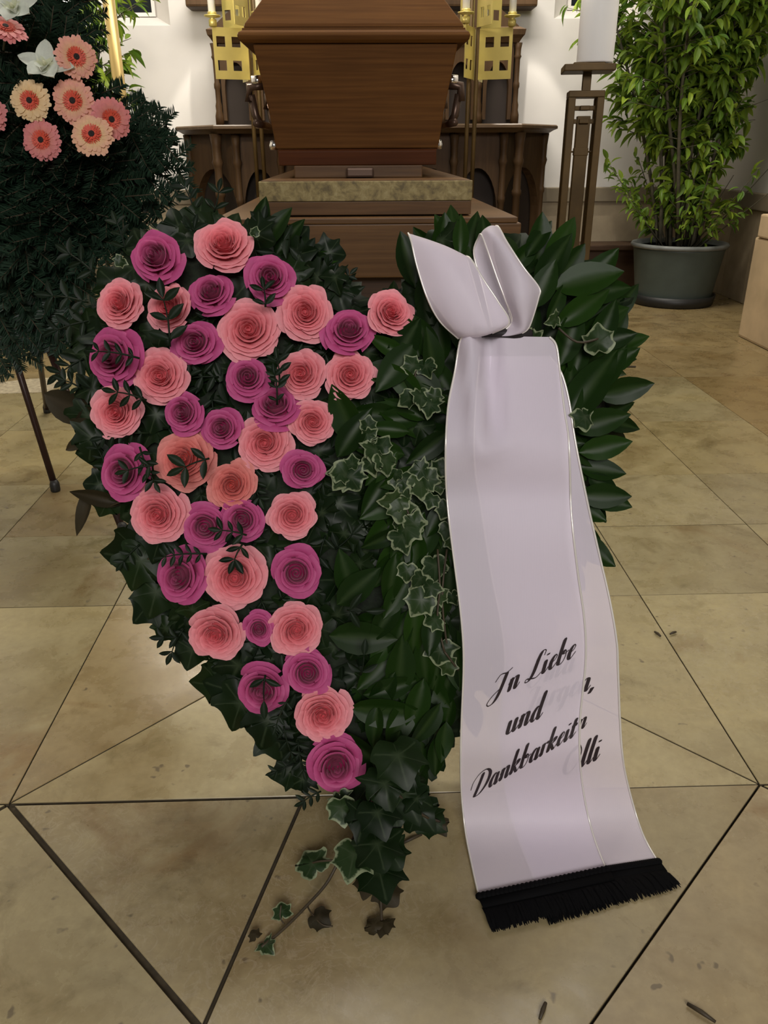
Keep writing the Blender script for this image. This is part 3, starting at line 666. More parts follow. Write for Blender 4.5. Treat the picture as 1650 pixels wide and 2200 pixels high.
# ================================================================== LEAF SHAPES
def blade(wid, bend, fold, power=0.85, nt=7, tip=1.0, wav=0.0):
    """Leaf along +Y, length 1, midrib at x=0."""
    V, C, F = [], [], []
    for i in range(nt + 1):
        t = i / nt; ww = wid * math.sin(math.pi * min(1, t ** power)) ** 0.85 + 0.006
        for j in range(-2, 3):
            u = j / 2
            V.append((ww * u, t, fold * abs(u) * ww * 2 - bend * t * t + wav * math.sin(t * 9 + u) * abs(u)))
            C.append((abs(u), 1.0 if j == 0 else 0.3, 0))
    for i in range(nt):
        for j in range(4): F.append([i * 5 + j, i * 5 + j + 1, (i + 1) * 5 + j + 1, (i + 1) * 5 + j])
    return V, F, C
IVY_R = [(0.0, 0.03), (0.08, -0.07), (0.22, -0.12), (0.37, -0.06), (0.54, 0.07), (0.49, 0.19), (0.44, 0.30), (0.51, 0.44), (0.55, 0.58), (0.41, 0.60), (0.28, 0.65), (0.16, 0.82), (0.0, 1.0)]
def ivy(blunt, bend, fold, jit, fine=True):
    R = [(x * (1 + ru(-jit, jit)), y + ru(-jit, jit) * 0.3) for x, y in IVY_R]
    if blunt: R = [(x, y if y < 0.62 else 0.62 + (y - 0.62) * 0.7) for x, y in R]
    L = [(-x * (1 + ru(-jit, jit)), y) for x, y in R[-2:0:-1]]
    O = R + L
    if fine: O = catmull(O + [O[0]], 2)[:-1]
    n = len(O); st4 = 8 if fine else 4; c = (0.0, 0.30)
    V, C, F = [], [], []
    zf = lambda x, y: fold * abs(x) - bend * (y - 0.3) ** 2 + 0.05 * math.sin(7 * x + 5 * y)
    V.append((c[0], c[1], zf(*c))); C.append((0, 1, 0))
    for r in (0.55, 0.84, 1.0):
        for i, (x, y) in enumerate(O):
            xx, yy_ = c[0] + (x - c[0]) * r, c[1] + (y - c[1]) * r
            V.append((xx, yy_, zf(xx, yy_))); C.append((r, 0.85 if (i in (0, st4, 2 * st4, 3 * st4, n - st4, n - 2 * st4) and r < 0.9) else 0.2, 0))
    for i in range(n): F.append([0, 1 + i, 1 + (i + 1) % n])
    for k in range(2):
        for i in range(n): F.append([1 + k * n + i, 1 + (k + 1) * n + i, 1 + (k + 1) * n + (i + 1) % n, 1 + k * n + (i + 1) % n])
    return V, F, C
LAUREL = [blade(0.21, 0.16, 0.22), blade(0.24, 0.05, 0.14), blade(0.19, 0.28, 0.25), blade(0.23, -0.06, 0.18, wav=0.012)]
IVYS = [ivy(False, 0.25, -0.10, 0.12), ivy(False, 0.45, 0.12, 0.18), ivy(True, 0.2, -0.16, 0.12), ivy(True, 0.5, 0.2, 0.22)]
IVYLOW = [ivy(False, 0.3, -0.1, 0.15, False), ivy(False, 0.45, 0.12, 0.18, False), ivy(True, 0.2, -0.1, 0.15, False), ivy(True, 0.4, 0.1, 0.2, False)]
LEAFLET = [blade(0.20, 0.10, 0.2, 1.0, 5), blade(0.18, 0.22, 0.3, 1.15, 5)]
SHRUBL = [blade(0.19, 0.25, 0.25, 0.9, 5), blade(0.18, 0.45, 0.3, 0.9, 5), blade(0.20, 0.05, 0.35, 0.85, 5)]
def protos(name, L, mat): return [mesh(name, v, f, mat, True, c) for v, f, c in L]
def baked(L, items, k3=True):       # many leaves into one mesh: items = (proto index, matrix)
    V, F, C = [], [], []
    for i, M in items:
        v, f, c = L[i]; n = len(V); h_ = rnd()
        V += [M @ Vector(p) for p in v]; F += [[q + n for q in fc] for fc in f]; C += [(a_, b_, h_) for a_, b_, _ in c]
    return V, F, C
def rdir():
    z = ru(-1, 1); a = ru(0, 2 * math.pi); s = math.sqrt(1 - z * z); return Vector((s * math.cos(a), s * math.sin(a), z))

# ================================================================== POTTED SHRUBS
def shrub(base, rim, potH, label, height, spread, nstem, seed, group_lean):
    random.seed(seed)
    root = empty('potted_shrub', base); tag(root, label, 'plant')
    r0 = rim * 0.80
    obj('pot', lathe([(r0, 0.03), (r0 * 1.02, 0.05), (rim * 0.95, potH * 0.88), (rim * 0.96, potH * 0.9), (rim * 0.97, potH * 0.93), (rim * 0.90, potH * 0.93), (rim * 0.88, potH * 0.86)], 40), M_POT, root, True)
    obj('rim', lathe([(rim * 0.955, potH * 0.925), (rim * 1.0, potH * 0.93), (rim * 1.03, potH * 0.965), (rim * 1.0, potH), (rim * 0.95, potH), (rim * 0.91, potH * 0.96), (rim * 0.90, potH * 0.925)], 40), M_POT_RIM, root, True)['label'] = 'pale grey rolled rim'
    obj('saucer', lathe([(r0 * 0.98, 0.0), (r0 * 1.08, 0.004), (r0 * 1.13, 0.055), (r0 * 1.09, 0.055), (r0 * 1.04, 0.012)], 40), M_SAUCER, root, True)['label'] = 'black saucer'
    obj('soil', lathe([(rim * 0.89, potH * 0.88), (rim * 0.88, potH * 0.90), (0.01, potH * 0.93)], 30), M_SOIL, root, True)
    leaves = []; tw = []
    def put(P, d, s):
        dd = (d * 0.7 + rdir() * 0.65 + Vector((0, 0, -0.45))).normalized(); E_ = Vector(base) + P + dd * s
        if E_.y > WY - 0.06 or Vector(base).y + P.y > WY - 0.06: return
        if not (WL + 0.13 < E_.x < WX - 0.13 and WL + 0.13 < base[0] + P.x < WX - 0.13): return
        leaves.append((random.randrange(3), MB(P, dd, Vector((0, 0, 1)) + rdir() * 0.5, s)))
    for k in range(nstem):
        a = 2 * math.pi * k / nstem + ru(-0.3, 0.3); rr = ru(0.02, rim * 0.45)
        P = Vector((rr * math.cos(a), rr * math.sin(a), potH * 0.9)); lean = ru(0.10, 1.0) * spread
        if not (WL + 0.16 < base[0] + P.x + math.cos(a) * lean < WX - 0.16) or base[1] + math.sin(a) * lean > WY - 0.12: lean *= 0.3
        H = height * ru(0.75, 1.05); pts = []
        for i in range(9):
            t = i / 8
            pts.append(P + Vector((math.cos(a) * lean * t ** 1.15 + 0.02 * math.sin(5 * t + k), math.sin(a) * lean * t ** 1.15 + 0.02 * math.cos(4 * t + k), H * t)) + group_lean * t * t)
        obj('stem', tube(pts, [0.0095 * (1 - 0.8 * i / 8) + 0.002 for i in range(9)], 7), M_STEM, root, True)
        for j in range(62):
            t = ru(0.06, 1.0) if j % 4 == 0 else ru(0.30, 1.0)
            if t < 0.45 and rnd() < 0.35: continue
            i = min(7, int(t * 8)); q = pts[i].lerp(pts[i + 1], t * 8 - i)
            b_ = ru(0, 6.28); L = ru(0.10, 0.30) * (0.65 + 0.5 * t)
            d = Vector((math.cos(b_), math.sin(b_), ru(0.1, 0.9))).normalized()
            if not (WL + 0.13 < base[0] + q.x + d.x * L < WX - 0.13) or base[1] + q.y + d.y * L > WY - 0.06: continue
            tw.append(tube([q, q + d * L * 0.55, q + d * L + Vector((0, 0, -0.04 * L))], [0.003, 0.0022, 0.001], 4))
            for m in range(random.randint(7, 12)):
                f = ru(0.15, 1.05); put(q + d * L * f, d, ru(0.055, 0.095))
    for k in range(15):              # low shoots around the rim
        a = 2 * math.pi * k / 15 + ru(-0.3, 0.3); q = Vector((0.1 * math.cos(a), 0.1 * math.sin(a), potH * 0.92))
        d = Vector((math.cos(a), math.sin(a), ru(0.8, 1.5))).normalized(); L = ru(0.25, 0.62)
        tw.append(tube([q, q + d * L * 0.5, q + d * L], [0.004, 0.003, 0.0015], 5))
        for m in range(30): put(q + d * L * ru(0.25, 1.05) + rdir() * 0.02, d, ru(0.04, 0.065))
    o = obj('twigs', join(*tw), M_STEM, root, True); o['kind'] = 'stuff'
    leaves.sort(key=lambda it: (it[1].translation.y + rnd() * 0.25))
    pm = protos('leaf', SHRUBL, M_SHRUB)
    for i, M in leaves[:290]: link('leaf', pm[i], root, M)
    v, f, c = baked(SHRUBL, leaves[290:]); o = obj('foliage', (v, f), M_SHRUB, root, True, c); o['kind'] = 'stuff'
    return root
pc = fl(1442, 650); SCY = pc.y
rimW = (X(1551, 520, SCY) - X(1350, 520, SCY)) / 2; rimZ = Z(1450, 520, SCY)
shrub((pc.x, SCY, 0), rimW / 1.03, rimZ, 'tall green leafy shrub in a grey round pot beside the stone pier', 1.75, 0.62, 15, 11, Vector((0.06, -0.05, 0)))
shrub((-1.60, 4.30, 0), rimW / 1.03, rimZ, 'tall leafy shrub mostly hidden behind the fir spray and brass pole', 1.45, 0.42, 13, 23, Vector((0.0, 0, 0)))

# ================================================================== FIR SPRAY ON ITS STAND
random.seed(31)
FY = 2.0
def fp(px, py, dy=0.0): return at(px, py, FY + dy)
foot1 = fl(120, 1055); foot2 = fl(266, 1150)
st = empty('wreath_stand', (foot1.x - 0.25, foot1.y, 0)); tag(st, 'thin dark metal tripod stand holding up the fir spray', 'stand'); bpy.context.view_layer.update()
for (ft_, tp_) in ((foot1, fp(22, 740)), (foot2, fp(100, 740)), (Vector((-1.05, 2.60, 0)), fp(60, 600, 0.15))):
    d = (Vector(tp_) - Vector(ft_)); e = Vector(ft_) + d * (1.5 if ft_.x > -1.0 else 0.95)
    sub(obj('leg', tube([Vector(ft_) + Vector((0, 0, 0.012)), e], 0.0085, 10), M_STAND, None, True), st)
    sub(obj('rubber_foot', lathe([(0.011, 0), (0.0125, 0.004), (0.0125, 0.02), (0.009, 0.03)], 10, ft_), M_SAUCER, None, True), st)
fs = empty('fir_spray', tuple(fp(100, 500))); tag(fs, 'dark green fir spray on a stand, filled with peach gerberas and white orchids', 'flower arrangement'); bpy.context.view_layer.update()
fc = Vector(fp(60, 350, 0.10))
core = obj('foam_core', lathe([(0.01, -0.38), (0.10, -0.30), (0.18, -0.1), (0.18, 0.06), (0.08, 0.22), (0.01, 0.32)], 18), M_MOSS, None, True); core.scale = (1, 0.36, 1); core.location = fc; bpy.context.view_layer.update(); sub(core, fs)
def fir_branch(seed, L, twigs, dens):
    random.seed(seed)
    stems, V, F, C = [], [], [], []
    def needles(P, Q, n, flat):
        t = (Q - P).normalized(); a = t.cross(Vector((0, 0, 1))).normalized(); b_ = a.cross(t)
        for k in range(n):
            f = rnd(); s_ = -1 if k % 2 else 1
            ang = ru(-0.9, 0.9) if flat else ru(0, 6.28)
            d = (a * s_ * math.cos(ang) + b_ * abs(math.sin(ang)) * 0.9 + t * ru(0.5, 0.95)).normalized()
            l = ru(0.018, 0.027) * (1.15 - 0.35 * f); p = P.lerp(Q, f); wv = t.cross(d).normalized().cross(d) * 0.0
            side = d.cross(b_).normalized() * 0.0014
            n0 = len(V); V.extend([p - side, p + side, p + d * l * 0.7 + side, p + d * l + d * 0.002, p + d * l * 0.7 - side]); F.append([n0, n0 + 1, n0 + 2, n0 + 3, n0 + 4])
            h_ = rnd(); C.extend([(0, 0.2, h_)] * 5)
    m = [Vector((0.01 * math.sin(3 * i / 5), L * i / 5, -0.05 * L * (i / 5) ** 2)) for i in range(6)]
    stems.append(tube(m, [0.0028 * (1 - 0.12 * i) for i in range(6)], 5))
    for i in range(5): needles(m[i], m[i + 1], int(dens * L / 5), True)
    for k in range(twigs):
        t = 0.18 + 0.62 * k / max(1, twigs - 1); i = min(4, int(t * 5)); p = m[i].lerp(m[i + 1], t * 5 - i); s_ = -1 if k % 2 else 1
        d = Vector((s_ * 0.75, 0.75, ru(-0.1, 0.15))).normalized(); l = L * (0.55 - 0.35 * t) + 0.02; q = p + d * l
        stems.append(tube([p, q], [0.002, 0.001], 5)); needles(p, q, int(dens * l), True)
    return mesh('fir_branch', *join(*stems), M_BRANCH), mesh('needles', V, F, M_NEEDLE, False, C)
FB = [fir_branch(100 + i, ru(0.17, 0.24), random.choice((4, 6, 7)), 900) for i in range(6)]
def add_fir(P, y, z, s, k):
    M = MB(P, y, z, s); o = link('fir_branch', FB[k][0], fs, fs.matrix_world.inverted() @ M); q = link('needles', FB[k][1], o); q['kind'] = 'stuff'
random.seed(5)
for k in range(190):
    # points over an upright oval that faces the viewer
    a = ru(0, 2 * math.pi); r = math.sqrt(rnd())
    px, py = 95 + 205 * r * math.cos(a), 385 + 345 * r * math.sin(a)
    if r > 0.8: px, py = 95 + 195 * math.cos(a), 380 + 335 * math.sin(a)
    if py < 250 and px > 120 + 0.45 * py: continue
    if py > 400 and px > (285 - (py - 400) * 0.5 if py < 490 else 215 - (py - 490) * 0.6): continue
    dy = 0.02 - 0.12 * math.sqrt(max(0, 1 - r * r))
    P = fp(px, py, dy + 0.02)
    out = Vector((math.cos(a) * r, -0.75 * (1.15 - r), -math.sin(a) * r)) + Vector((0, 0, -0.55)) + rdir() * 0.35
    if r > 0.8: out = Vector((math.cos(a), ru(-0.5, 0.1), -math.sin(a) * 0.8 - 0.4))
    P = Vector(P) - out.normalized() * 0.10
    add_fir(P, out, Vector((0, -1, 0.3)) + rdir() * 0.3, ru(0.8, 1.1) * (0.85 if r > 0.8 else 1.0), random.randrange(6))
# branch tips that stick out at the side and below, as seen against the wall and floor
for (px, py, dx, dy_) in ((250, 265, 1, .25), (275, 290, 1, .0), (290, 310, 1, .1), (300, 350, 1, .05), (310, 395, 1, .35), (280, 415, .8, .5), (150, 480, .3, .9), (95, 700, .45, 1), (60, 690, -.2, 1), (20, 690, .1, 1), (120, 690, .5, 1), (90, 640, .3, .9), (110, 560, .3, .9), (150, 690, .2, 1), (5, 700, -.3, 1)):
    P = Vector(fp(px, py, -0.02)); add_fir(P - Vector((dx, 0, -dy_)).normalized() * 0.08, (dx, ru(-.3, 0), -dy_), (0, -1, 0.2), 0.85, random.randrange(6))

# gerberas
def gerbera_petals(n, L, wid, lift, droop, seed, ci, co):
    random.seed(seed); out = []
    for k in range(n):
        a = 2 * math.pi * k / n + ru(-0.05, 0.05); l = L * ru(0.90, 1.04); lf = lift + ru(-0.05, 0.05); V, C, F = [], [], []
        for i in range(6):
            t = i / 5; ww = wid * (0.55 + 0.9 * math.sin(math.pi * min(1, t * 0.78)) ) * (1.0 if t < 0.95 else 0.55)
            for j in (-1, 0, 1):
                r = 0.20 + (l - 0.20) * t; z = lf * t - droop * t * t + (0.0 if j == 0 else 0.018) + 0.03
                x, y = r, ww * j * 0.5
                V.append((x * math.cos(a) - y * math.sin(a), x * math.sin(a) + y * math.cos(a), z))
                f = min(1, max(0, (t - 0.25) / 0.75)); C.append(tuple(ci[q] + (co[q] - ci[q]) * f for q in range(3)))
        for i in range(5):
            for j in range(2): F.append([i * 3 + j, i * 3 + j + 1, (i + 1) * 3 + j + 1, (i + 1) * 3 + j])
        out.append((V, F, C))
    return out
PE, PK, YE_, SAL = (0.80, 0.50, 0.27), (0.72, 0.26, 0.25), (0.82, 0.60, 0.30), (0.76, 0.36, 0.24)
GT = {'peach': (PE, (0.76, 0.36, 0.30)), 'yellow': ((0.84, 0.60, 0.30), (0.80, 0.60, 0.36)), 'pink': ((0.72, 0.28, 0.22), (0.68, 0.24, 0.25)), 'apricot': (YE_, (0.80, 0.45, 0.32))}
GM = {}
for g_i, (k, (ci, co)) in enumerate(GT.items()):
    GM[k] = [mesh('petal', v, f, M_GERB, True, c) for v, f, c in gerbera_petals(26, 1.0, 0.20, 0.16, 0.26, 70 + g_i, ci, co)] + [mesh('petal', v, f, M_GERB, True, c) for v, f, c in gerbera_petals(20, 0.84, 0.19, 0.26, 0.20, 80 + g_i, ci, co)]
random.seed(12)
V, F = [], []
for ring, (r0, n, l, z0) in enumerate(((0.36, 40, 0.12, 0.12), (0.27, 34, 0.12, 0.16), (0.19, 26, 0.09, 0.18))):
    for k in range(n):
        a = 2 * math.pi * k / n + ru(-0.08, 0.08); c_, s_ = math.cos(a), math.sin(a); l_ = l * ru(0.8, 1.2); n0 = len(V); w_ = 0.026
        V += [((r0 - 0.09) * c_ - w_ * s_ * .6, (r0 - 0.09) * s_ + w_ * c_ * .6, z0 - 0.02), ((r0 - 0.09) * c_ + w_ * s_ * .6, (r0 - 0.09) * s_ - w_ * c_ * .6, z0 - 0.02), ((r0 + l_ * .5) * c_ + w_ * s_, (r0 + l_ * .5) * s_ - w_ * c_, z0 + 0.035), ((r0 + l_) * c_, (r0 + l_) * s_, z0 + 0.03), ((r0 + l_ * .5) * c_ - w_ * s_, (r0 + l_ * .5) * s_ + w_ * c_, z0 + 0.035)]
        F.append([n0, n0 + 1, n0 + 2, n0 + 3, n0 + 4])
GD = mesh('disc_florets', V, F, M_GDISC, True)
GE = mesh('eye', *lathe([(0.02, 0.05), (0.17, 0.12), (0.14, 0.19), (0.06, 0.205), (0.01, 0.18)], 18), M_GEYE)
GB = mesh('disc', *lathe([(0.02, -0.02), (0.30, 0.04), (0.30, 0.09), (0.02, 0.12)], 18), M_GDISC)
GS = mesh('stem', *tube([(0, 0, 0.02), (0, 0.05, -0.6), (0, 0.1, -1.1)], 0.05, 7), M_STEM)
def facing(P, axis, s, spin, name, label, cat, group):
    z = Vector(axis).normalized(); x = Vector((0, 0, 1)).cross(z).normalized(); y = z.cross(x)
    R = Matrix((( x.x, y.x, z.x), (x.y, y.y, z.y), (x.z, y.z, z.z))) @ Matrix.Rotation(spin, 3, 'Z')
    o = empty(name, P); o.rotation_euler = R.to_euler(); o.scale = (s, s, s); tag(o, label, cat, group); return o
GL = [(12, 62, 88, 'pink', (.35, -.5, .75), 'salmon pink gerbera tilted upward under the topmost white orchid'),
      (163, 123, 88, 'peach', (.45, -.8, .1), 'peach gerbera beside the open white orchid, topmost of the whole gerberas'),
      (65, 216, 86, 'yellow', (.05, -.9, .05), 'pale yellow gerbera with a red centre below the open white orchid'),
      (158, 217, 92, 'peach', (.0, -.9, .1), 'peach pink gerbera facing forward in the middle of the cluster'),
      (238, 256, 88, 'pink', (.45, -.8, -.05), 'deeper pink gerbera partly behind the apricot one'),
      (198, 290, 92, 'apricot', (.1, -.9, .35), 'apricot gerbera overlapping the deeper pink one'),
      (90, 301, 86, 'pink', (-.02, -.95, .1), 'lowest pink gerbera of the fir spray, facing straight ahead'),
      (-28, 246, 84, 'pink', (.1, -.9, .1), 'pink gerbera cut off by the picture edge, only petal tips showing')]
for gi, (px, py, dm, k, ax, lab) in enumerate(GL):
    P = Vector(at(px, py, FY - 0.19 - (0.03 if gi == 5 else 0))); R_ = dm / 2 * depth(P) / FPX
    o = facing(P, ax, R_, ru(0, 6), 'gerbera', lab, 'flower', 'gerberas in the fir spray')
    for me in GM[k]: link('petal', me, o)
    link('disc', GB, o); link('disc_florets', GD, o)['label'] = 'ring of red florets'; link('eye', GE, o)['label'] = 'dark eye'; link('stem', GS, o)
# orchids
def orchid_petal(L, wd, cup, a, lift):
    V, F, C = [], [], []
    for i in range(8):
        t = i / 7; ww = wd * math.sin(math.pi * min(1, (0.06 + 0.94 * t) ** 0.8)) ** 0.7 + 0.01
        for j in range(-2, 3):
            u = j / 2; r = L * t; x, y, z = r, ww * u, lift * t + cup * u * u - 0.18 * t * t
            V.append((x * math.cos(a) - y * math.sin(a), x * math.sin(a) + y * math.cos(a), z)); C.append((0.60, 0.64, 0.56) if t > .2 else (0.55, 0.58, 0.40))
    for i in range(7):
        for j in range(4): F.append([i * 5 + j, i * 5 + j + 1, (i + 1) * 5 + j + 1, (i + 1) * 5 + j])
    return V, F, C
for px, py, dm, ax, sp_, lab in ((98, 142, 110, (0.05, -.75, .5), 0.0, 'open white orchid between the fir needles and the peach gerbera'), (28, 18, 105, (.1, -.8, .45), 0.5, 'white orchid at the very top of the fir spray')):
    P = Vector(at(px, py, FY - 0.20)); R_ = dm / 2 * depth(P) / FPX
    o = facing(P, ax, R_, sp_, 'orchid', lab, 'flower', 'white orchids in the fir spray')
    for a_, l_, wd, lf in ((math.radians(88), 1.05, .34, .25), (math.radians(160), 1.1, .30, .2), (math.radians(-8), 1.15, .34, .25), (math.radians(228), .8, .36, .45), (math.radians(300), .85, .38, .45)):
        v, f, c = orchid_petal(l_, wd, .10, a_, lf); link('petal', mesh('petal', v, f, M_ORCHID, True, c), o)
    v, f, c = orchid_petal(.5, .26, .25, math.radians(265), .5); link('lip', mesh('lip', v, f, M_ORCHID, True, c), o); obj('column', lathe([(0.06, 0.02), (0.08, 0.2), (0.03, 0.3)], 10), M_ORCHID, o, True, [(0.6, 0.6, 0.4)] * 30)

# ================================================================== HEART WREATH
random.seed(2)
heart = empty('heart_wreath', tuple(HO)); tag(heart, 'large upright heart-shaped wreath of laurel, ivy and filler leaves standing on the stone floor', 'wreath')
TH = Matrix.Translation(-HO)
def hlink(name, me, M, parent=None): return link(name, me, parent or heart, TH @ M)
OUT = [(815,1735),(730,1690),(640,1610),(560,1510),(468,1400),(390,1290),(325,1190),(268,1090),(225,990),(195,880),(190,780),(205,690),(245,610),(300,545),(370,500),(450,478),(530,480),(610,510),(680,560),(735,610),(785,655),(835,610),(885,560),(955,520),(1030,505),(1120,512),(1200,538),(1265,580),(1310,650),(1325,730),(1325,820),(1315,920),(1300,1020),(1280,1110),(1250,1180),(1210,1260),(1160,1340),(1100,1420),(1035,1500),(970,1580),(910,1650),(865,1705)]
def inside(x, y, P=OUT):
    c = False; n = len(P)
    for i in range(n):
        (x1, y1), (x2, y2) = P[i], P[i - 1]
        if (y1 > y) != (y2 > y) and x < (x2 - x1) * (y - y1) / (y2 - y1) + x1: c = not c
    return c
def edist(x, y):
    d = 1e9
    for i in range(len(OUT)):
        (x1, y1), (x2, y2) = OUT[i], OUT[i - 1]; t = max(0, min(1, ((x - x1) * (x2 - x1) + (y - y1) * (y2 - y1)) / ((x2 - x1) ** 2 + (y2 - y1) ** 2)))
        d = min(d, math.hypot(x - x1 - t * (x2 - x1), y - y1 - t * (y2 - y1)))
    return d
# cushion: domed front, flat back
bm = bmesh.new(); g = {}
stepp = 26
for ix in range(160, 1370, stepp):
    for iy in range(470, 1760, stepp):
        if inside(ix, iy):
            e = edist(ix, iy); o_ = 0.042 * min(1, (e / 70.0)) ** 0.5 - 0.03 * (1 - min(1, e / 70.0)); g[ix, iy] = (bm.verts.new(hp(ix, iy, o_) - HO), bm.verts.new(hp(ix, iy, -0.05) - HO))
edges_ = {}
for (ix, iy), (vf, vb) in list(g.items()):
    q = [(ix, iy), (ix + stepp, iy), (ix + stepp, iy + stepp), (ix, iy + stepp)]
    if all(k in g for k in q):
        bm.faces.new([g[k][0] for k in q][::-1]); bm.faces.new([g[k][1] for k in q])
        for i in range(4):
            a_, b_ = q[i], q[(i + 1) % 4]; edges_[(a_, b_)] = edges_.get((a_, b_), 0) + 1
for (a_, b_) in list(edges_):
    if (b_, a_) not in edges_: bm.faces.new([g[a_][0], g[b_][0], g[b_][1], g[a_][1]])
bmesh.ops.delete(bm, geom=[v for v in bm.verts if not v.link_faces], context='VERTS')
bmo('moss_cushion', bm, M_MOSS, heart, True)
for (px, py, ex, ey) in ((620, 900, 560, 1.0), (1030, 900, 1090, 1.0)):
    P = hp(px, py, -0.05); E_ = fl(ex, 1260) ; E_ = Vector((P.x * 1.02, HO.y + 0.42, 0.004)); obj('stand_leg', tube([P - HO, E_ - HO], 0.006, 8), M_STAND, heart, True)

# rose list: centre, diameter, kind, tilt(right, up), label
RL = [
 (478,518,122,'p',(.05,.35),'big pale pink rose topmost on the heart, its lower outer petals showing'),
 (333,550,112,'m',(-.1,.15),'magenta rose at the upper shoulder of the heart beside the fir spray'),
 (580,595,98,'m',(.1,.1),'magenta rose below the topmost pale pink rose, toward the notch of the heart'),
 (251,648,106,'p',(-.15,.2),'pale pink rose crossed by a dark leaflet, at the outer edge beside the fir spray'),
 (357,658,98,'p',(-.3,.05),'turned pale pink rose partly covered by a dark leaflet sprig, under the magenta shoulder rose'),
 (452,626,90,'m',(0,.2),'shadowed magenta rose directly under the topmost pale pink rose'),
 (533,706,130,'p',(0,.05),'large pale pink rose with a deep coral heart, in the upper middle of the lobe'),
 (655,670,118,'p',(0,.0),'flat open pale pink rose nearest the notch rim, beside the large coral-hearted rose'),
 (750,708,102,'m',(.05,.25),'magenta rose sitting just under the notch of the heart'),
 (843,668,102,'p',(.3,.15),'pale pink rose alone across the notch, beside the white ribbon bow'),
 (238,766,116,'m',(-.25,.0),'pointed magenta rose with a leaflet sprig lying across it, at the outer edge'),
 (417,735,96,'m',(.0,.05),'magenta rose between the sprig-covered pale rose and the large coral-hearted rose'),
 (341,806,118,'p',(.0,.0),'pale pink rose with a swirled centre, beside the pointed sprig-crossed magenta rose'),
 (645,803,104,'p',(-.2,.05),'oval pale pink rose below the flat open one, turned aside'),
 (752,804,106,'p',(.05,.0),'ruffled pale pink rose below the notch magenta rose, next to the green leaves'),
 (532,810,86,'m',(.1,.2),'half closed narrow magenta rose below the large coral-hearted rose'),
 (590,868,100,'m',(-.1,.45),'magenta rose tipped upward with a dark sprig over it, mid lobe'),
 (245,886,108,'p',(.05,-.05),'pale pink rose at the outer edge, below the pointed magenta rose'),
 (392,886,82,'m',(-.2,.1),'small magenta bud-like rose under the swirled pale rose'),
 (475,920,84,'m',(-.15,.1),'small magenta rose beside the bud-like one, above the salmon rose'),
 (672,906,96,'p',(.1,.0),'pale pink rose with loose outer petals beside the large green laurel leaf'),
 (568,952,118,'p',(.0,.0),'big pale pink rose in the very centre of the rose lobe'),
 (392,986,124,'s',(.0,.15),'wide salmon rose with a leaf tip across it'),
 (262,1014,108,'m',(-.1,.0),'lilac magenta rose at the outer edge with one broad curled petal'),
 (651,1010,82,'m',(.15,.0),'small magenta rose at the border of the green half, below the loose-petalled pale rose'),
 (497,1043,108,'s',(.0,.05),'salmon coral rose below the very central pale rose'),
 (336,1107,120,'p',(-.1,.0),'large pale pink rose at the outer edge below the lilac magenta rose'),
 (440,1132,98,'m',(.0,-.05),'magenta rose touching the large outer-edge pale rose'),
 (521,1116,84,'m',(.05,.0),'shaded magenta rose under the salmon coral rose, with a sprig on it'),
 (628,1108,102,'p',(.05,.05),'pale pink rose at the green border, below the small border magenta rose'),
 (384,1240,112,'m',(-.1,.05),'magenta rose with a tight spiral, at the outer edge halfway down the heart'),
 (503,1242,130,'p',(.0,.0),'very large pale pink rose halfway down, beside the tight spiral magenta rose'),
 (636,1231,98,'m',(.1,.0),'magenta rose at the green border beside the very large pale rose'),
 (461,1366,122,'p',(-.05,-.05),'pale pink rose at the lower outer edge above the bright floor'),
 (556,1352,68,'m',(.1,.05),'smallest magenta rose squeezed between two pale pink roses'),
 (637,1354,114,'p',(.15,.1),'slanted pale pink rose at the green border, beside the smallest magenta rose'),
 (562,1482,104,'m',(-.05,.0),'dark magenta rose with two leaflets over it, low on the outer edge'),
 (661,1446,94,'m',(.15,.1),'magenta rose just above the lowest pale pink rose'),
 (693,1538,116,'p',(.0,.0),'lowest pale pink rose, round and fully open'),
 (722,1648,116,'m',(.05,.05),'lowest magenta rose at the tip of the heart'),
]
def petal(r, zr, wd, th, depth_, curl, ruf, point, sd, ci, ce, nu=11, nv=8, base=0.5, dip=0.36, twist=0.13):
    V, C, F = [], [], []
    for i in range(nv):
        for j in range(nu):
            u = -1 + 2 * j / (nu - 1); t = i / (nv - 1)
            prof = 1 - dip * abs(u) ** 2.6 + point * (1 - abs(u)) * 0.5 - point * 0.2
            v = t * prof
            ang = wd * u * (0.55 + 0.45 * math.sqrt(t))
            rho = r * (base + (1 - base) * v ** 0.8) * (1 + twist * u)
            z = zr - depth_ * (1 - v)
            c = max(0, (t - 0.72) / 0.28) ** 1.6
            sidec = abs(u) ** 3 * point * 0.9
            rho += curl * (c + sidec * t) * (0.6 + 0.4 * r); z -= curl * (c * 0.65 + sidec * t * 0.5)
            rho += ruf * t ** 3 * math.sin(u * 6.0 + sd * 1.7) * 0.6; z += ruf * t ** 3 * math.sin(u * 8.0 + sd * 2.3)
            a = th + ang
            V.append((rho * math.cos(a), rho * math.sin(a), z))
            k = min(1, 0.75 * t ** 1.3); rim = max(0, (t - 0.8) / 0.2); C.append(tuple(min(1, (ci[q] + (ce[q] - ci[q]) * k) * (1 + 0.0 * rim) + (ce[q] * 1.08 - (ci[q] + (ce[q] - ci[q]) * k)) * rim * 0.9) for q in range(3)))
    for i in range(nv - 1):
        for j in range(nu - 1): F.append([i * nu + j, i * nu + j + 1, (i + 1) * nu + j + 1, (i + 1) * nu + j])
    return V, F, C
def lerp3(a, b, t): return tuple(x + (y - x) * t for x, y in zip(a, b))
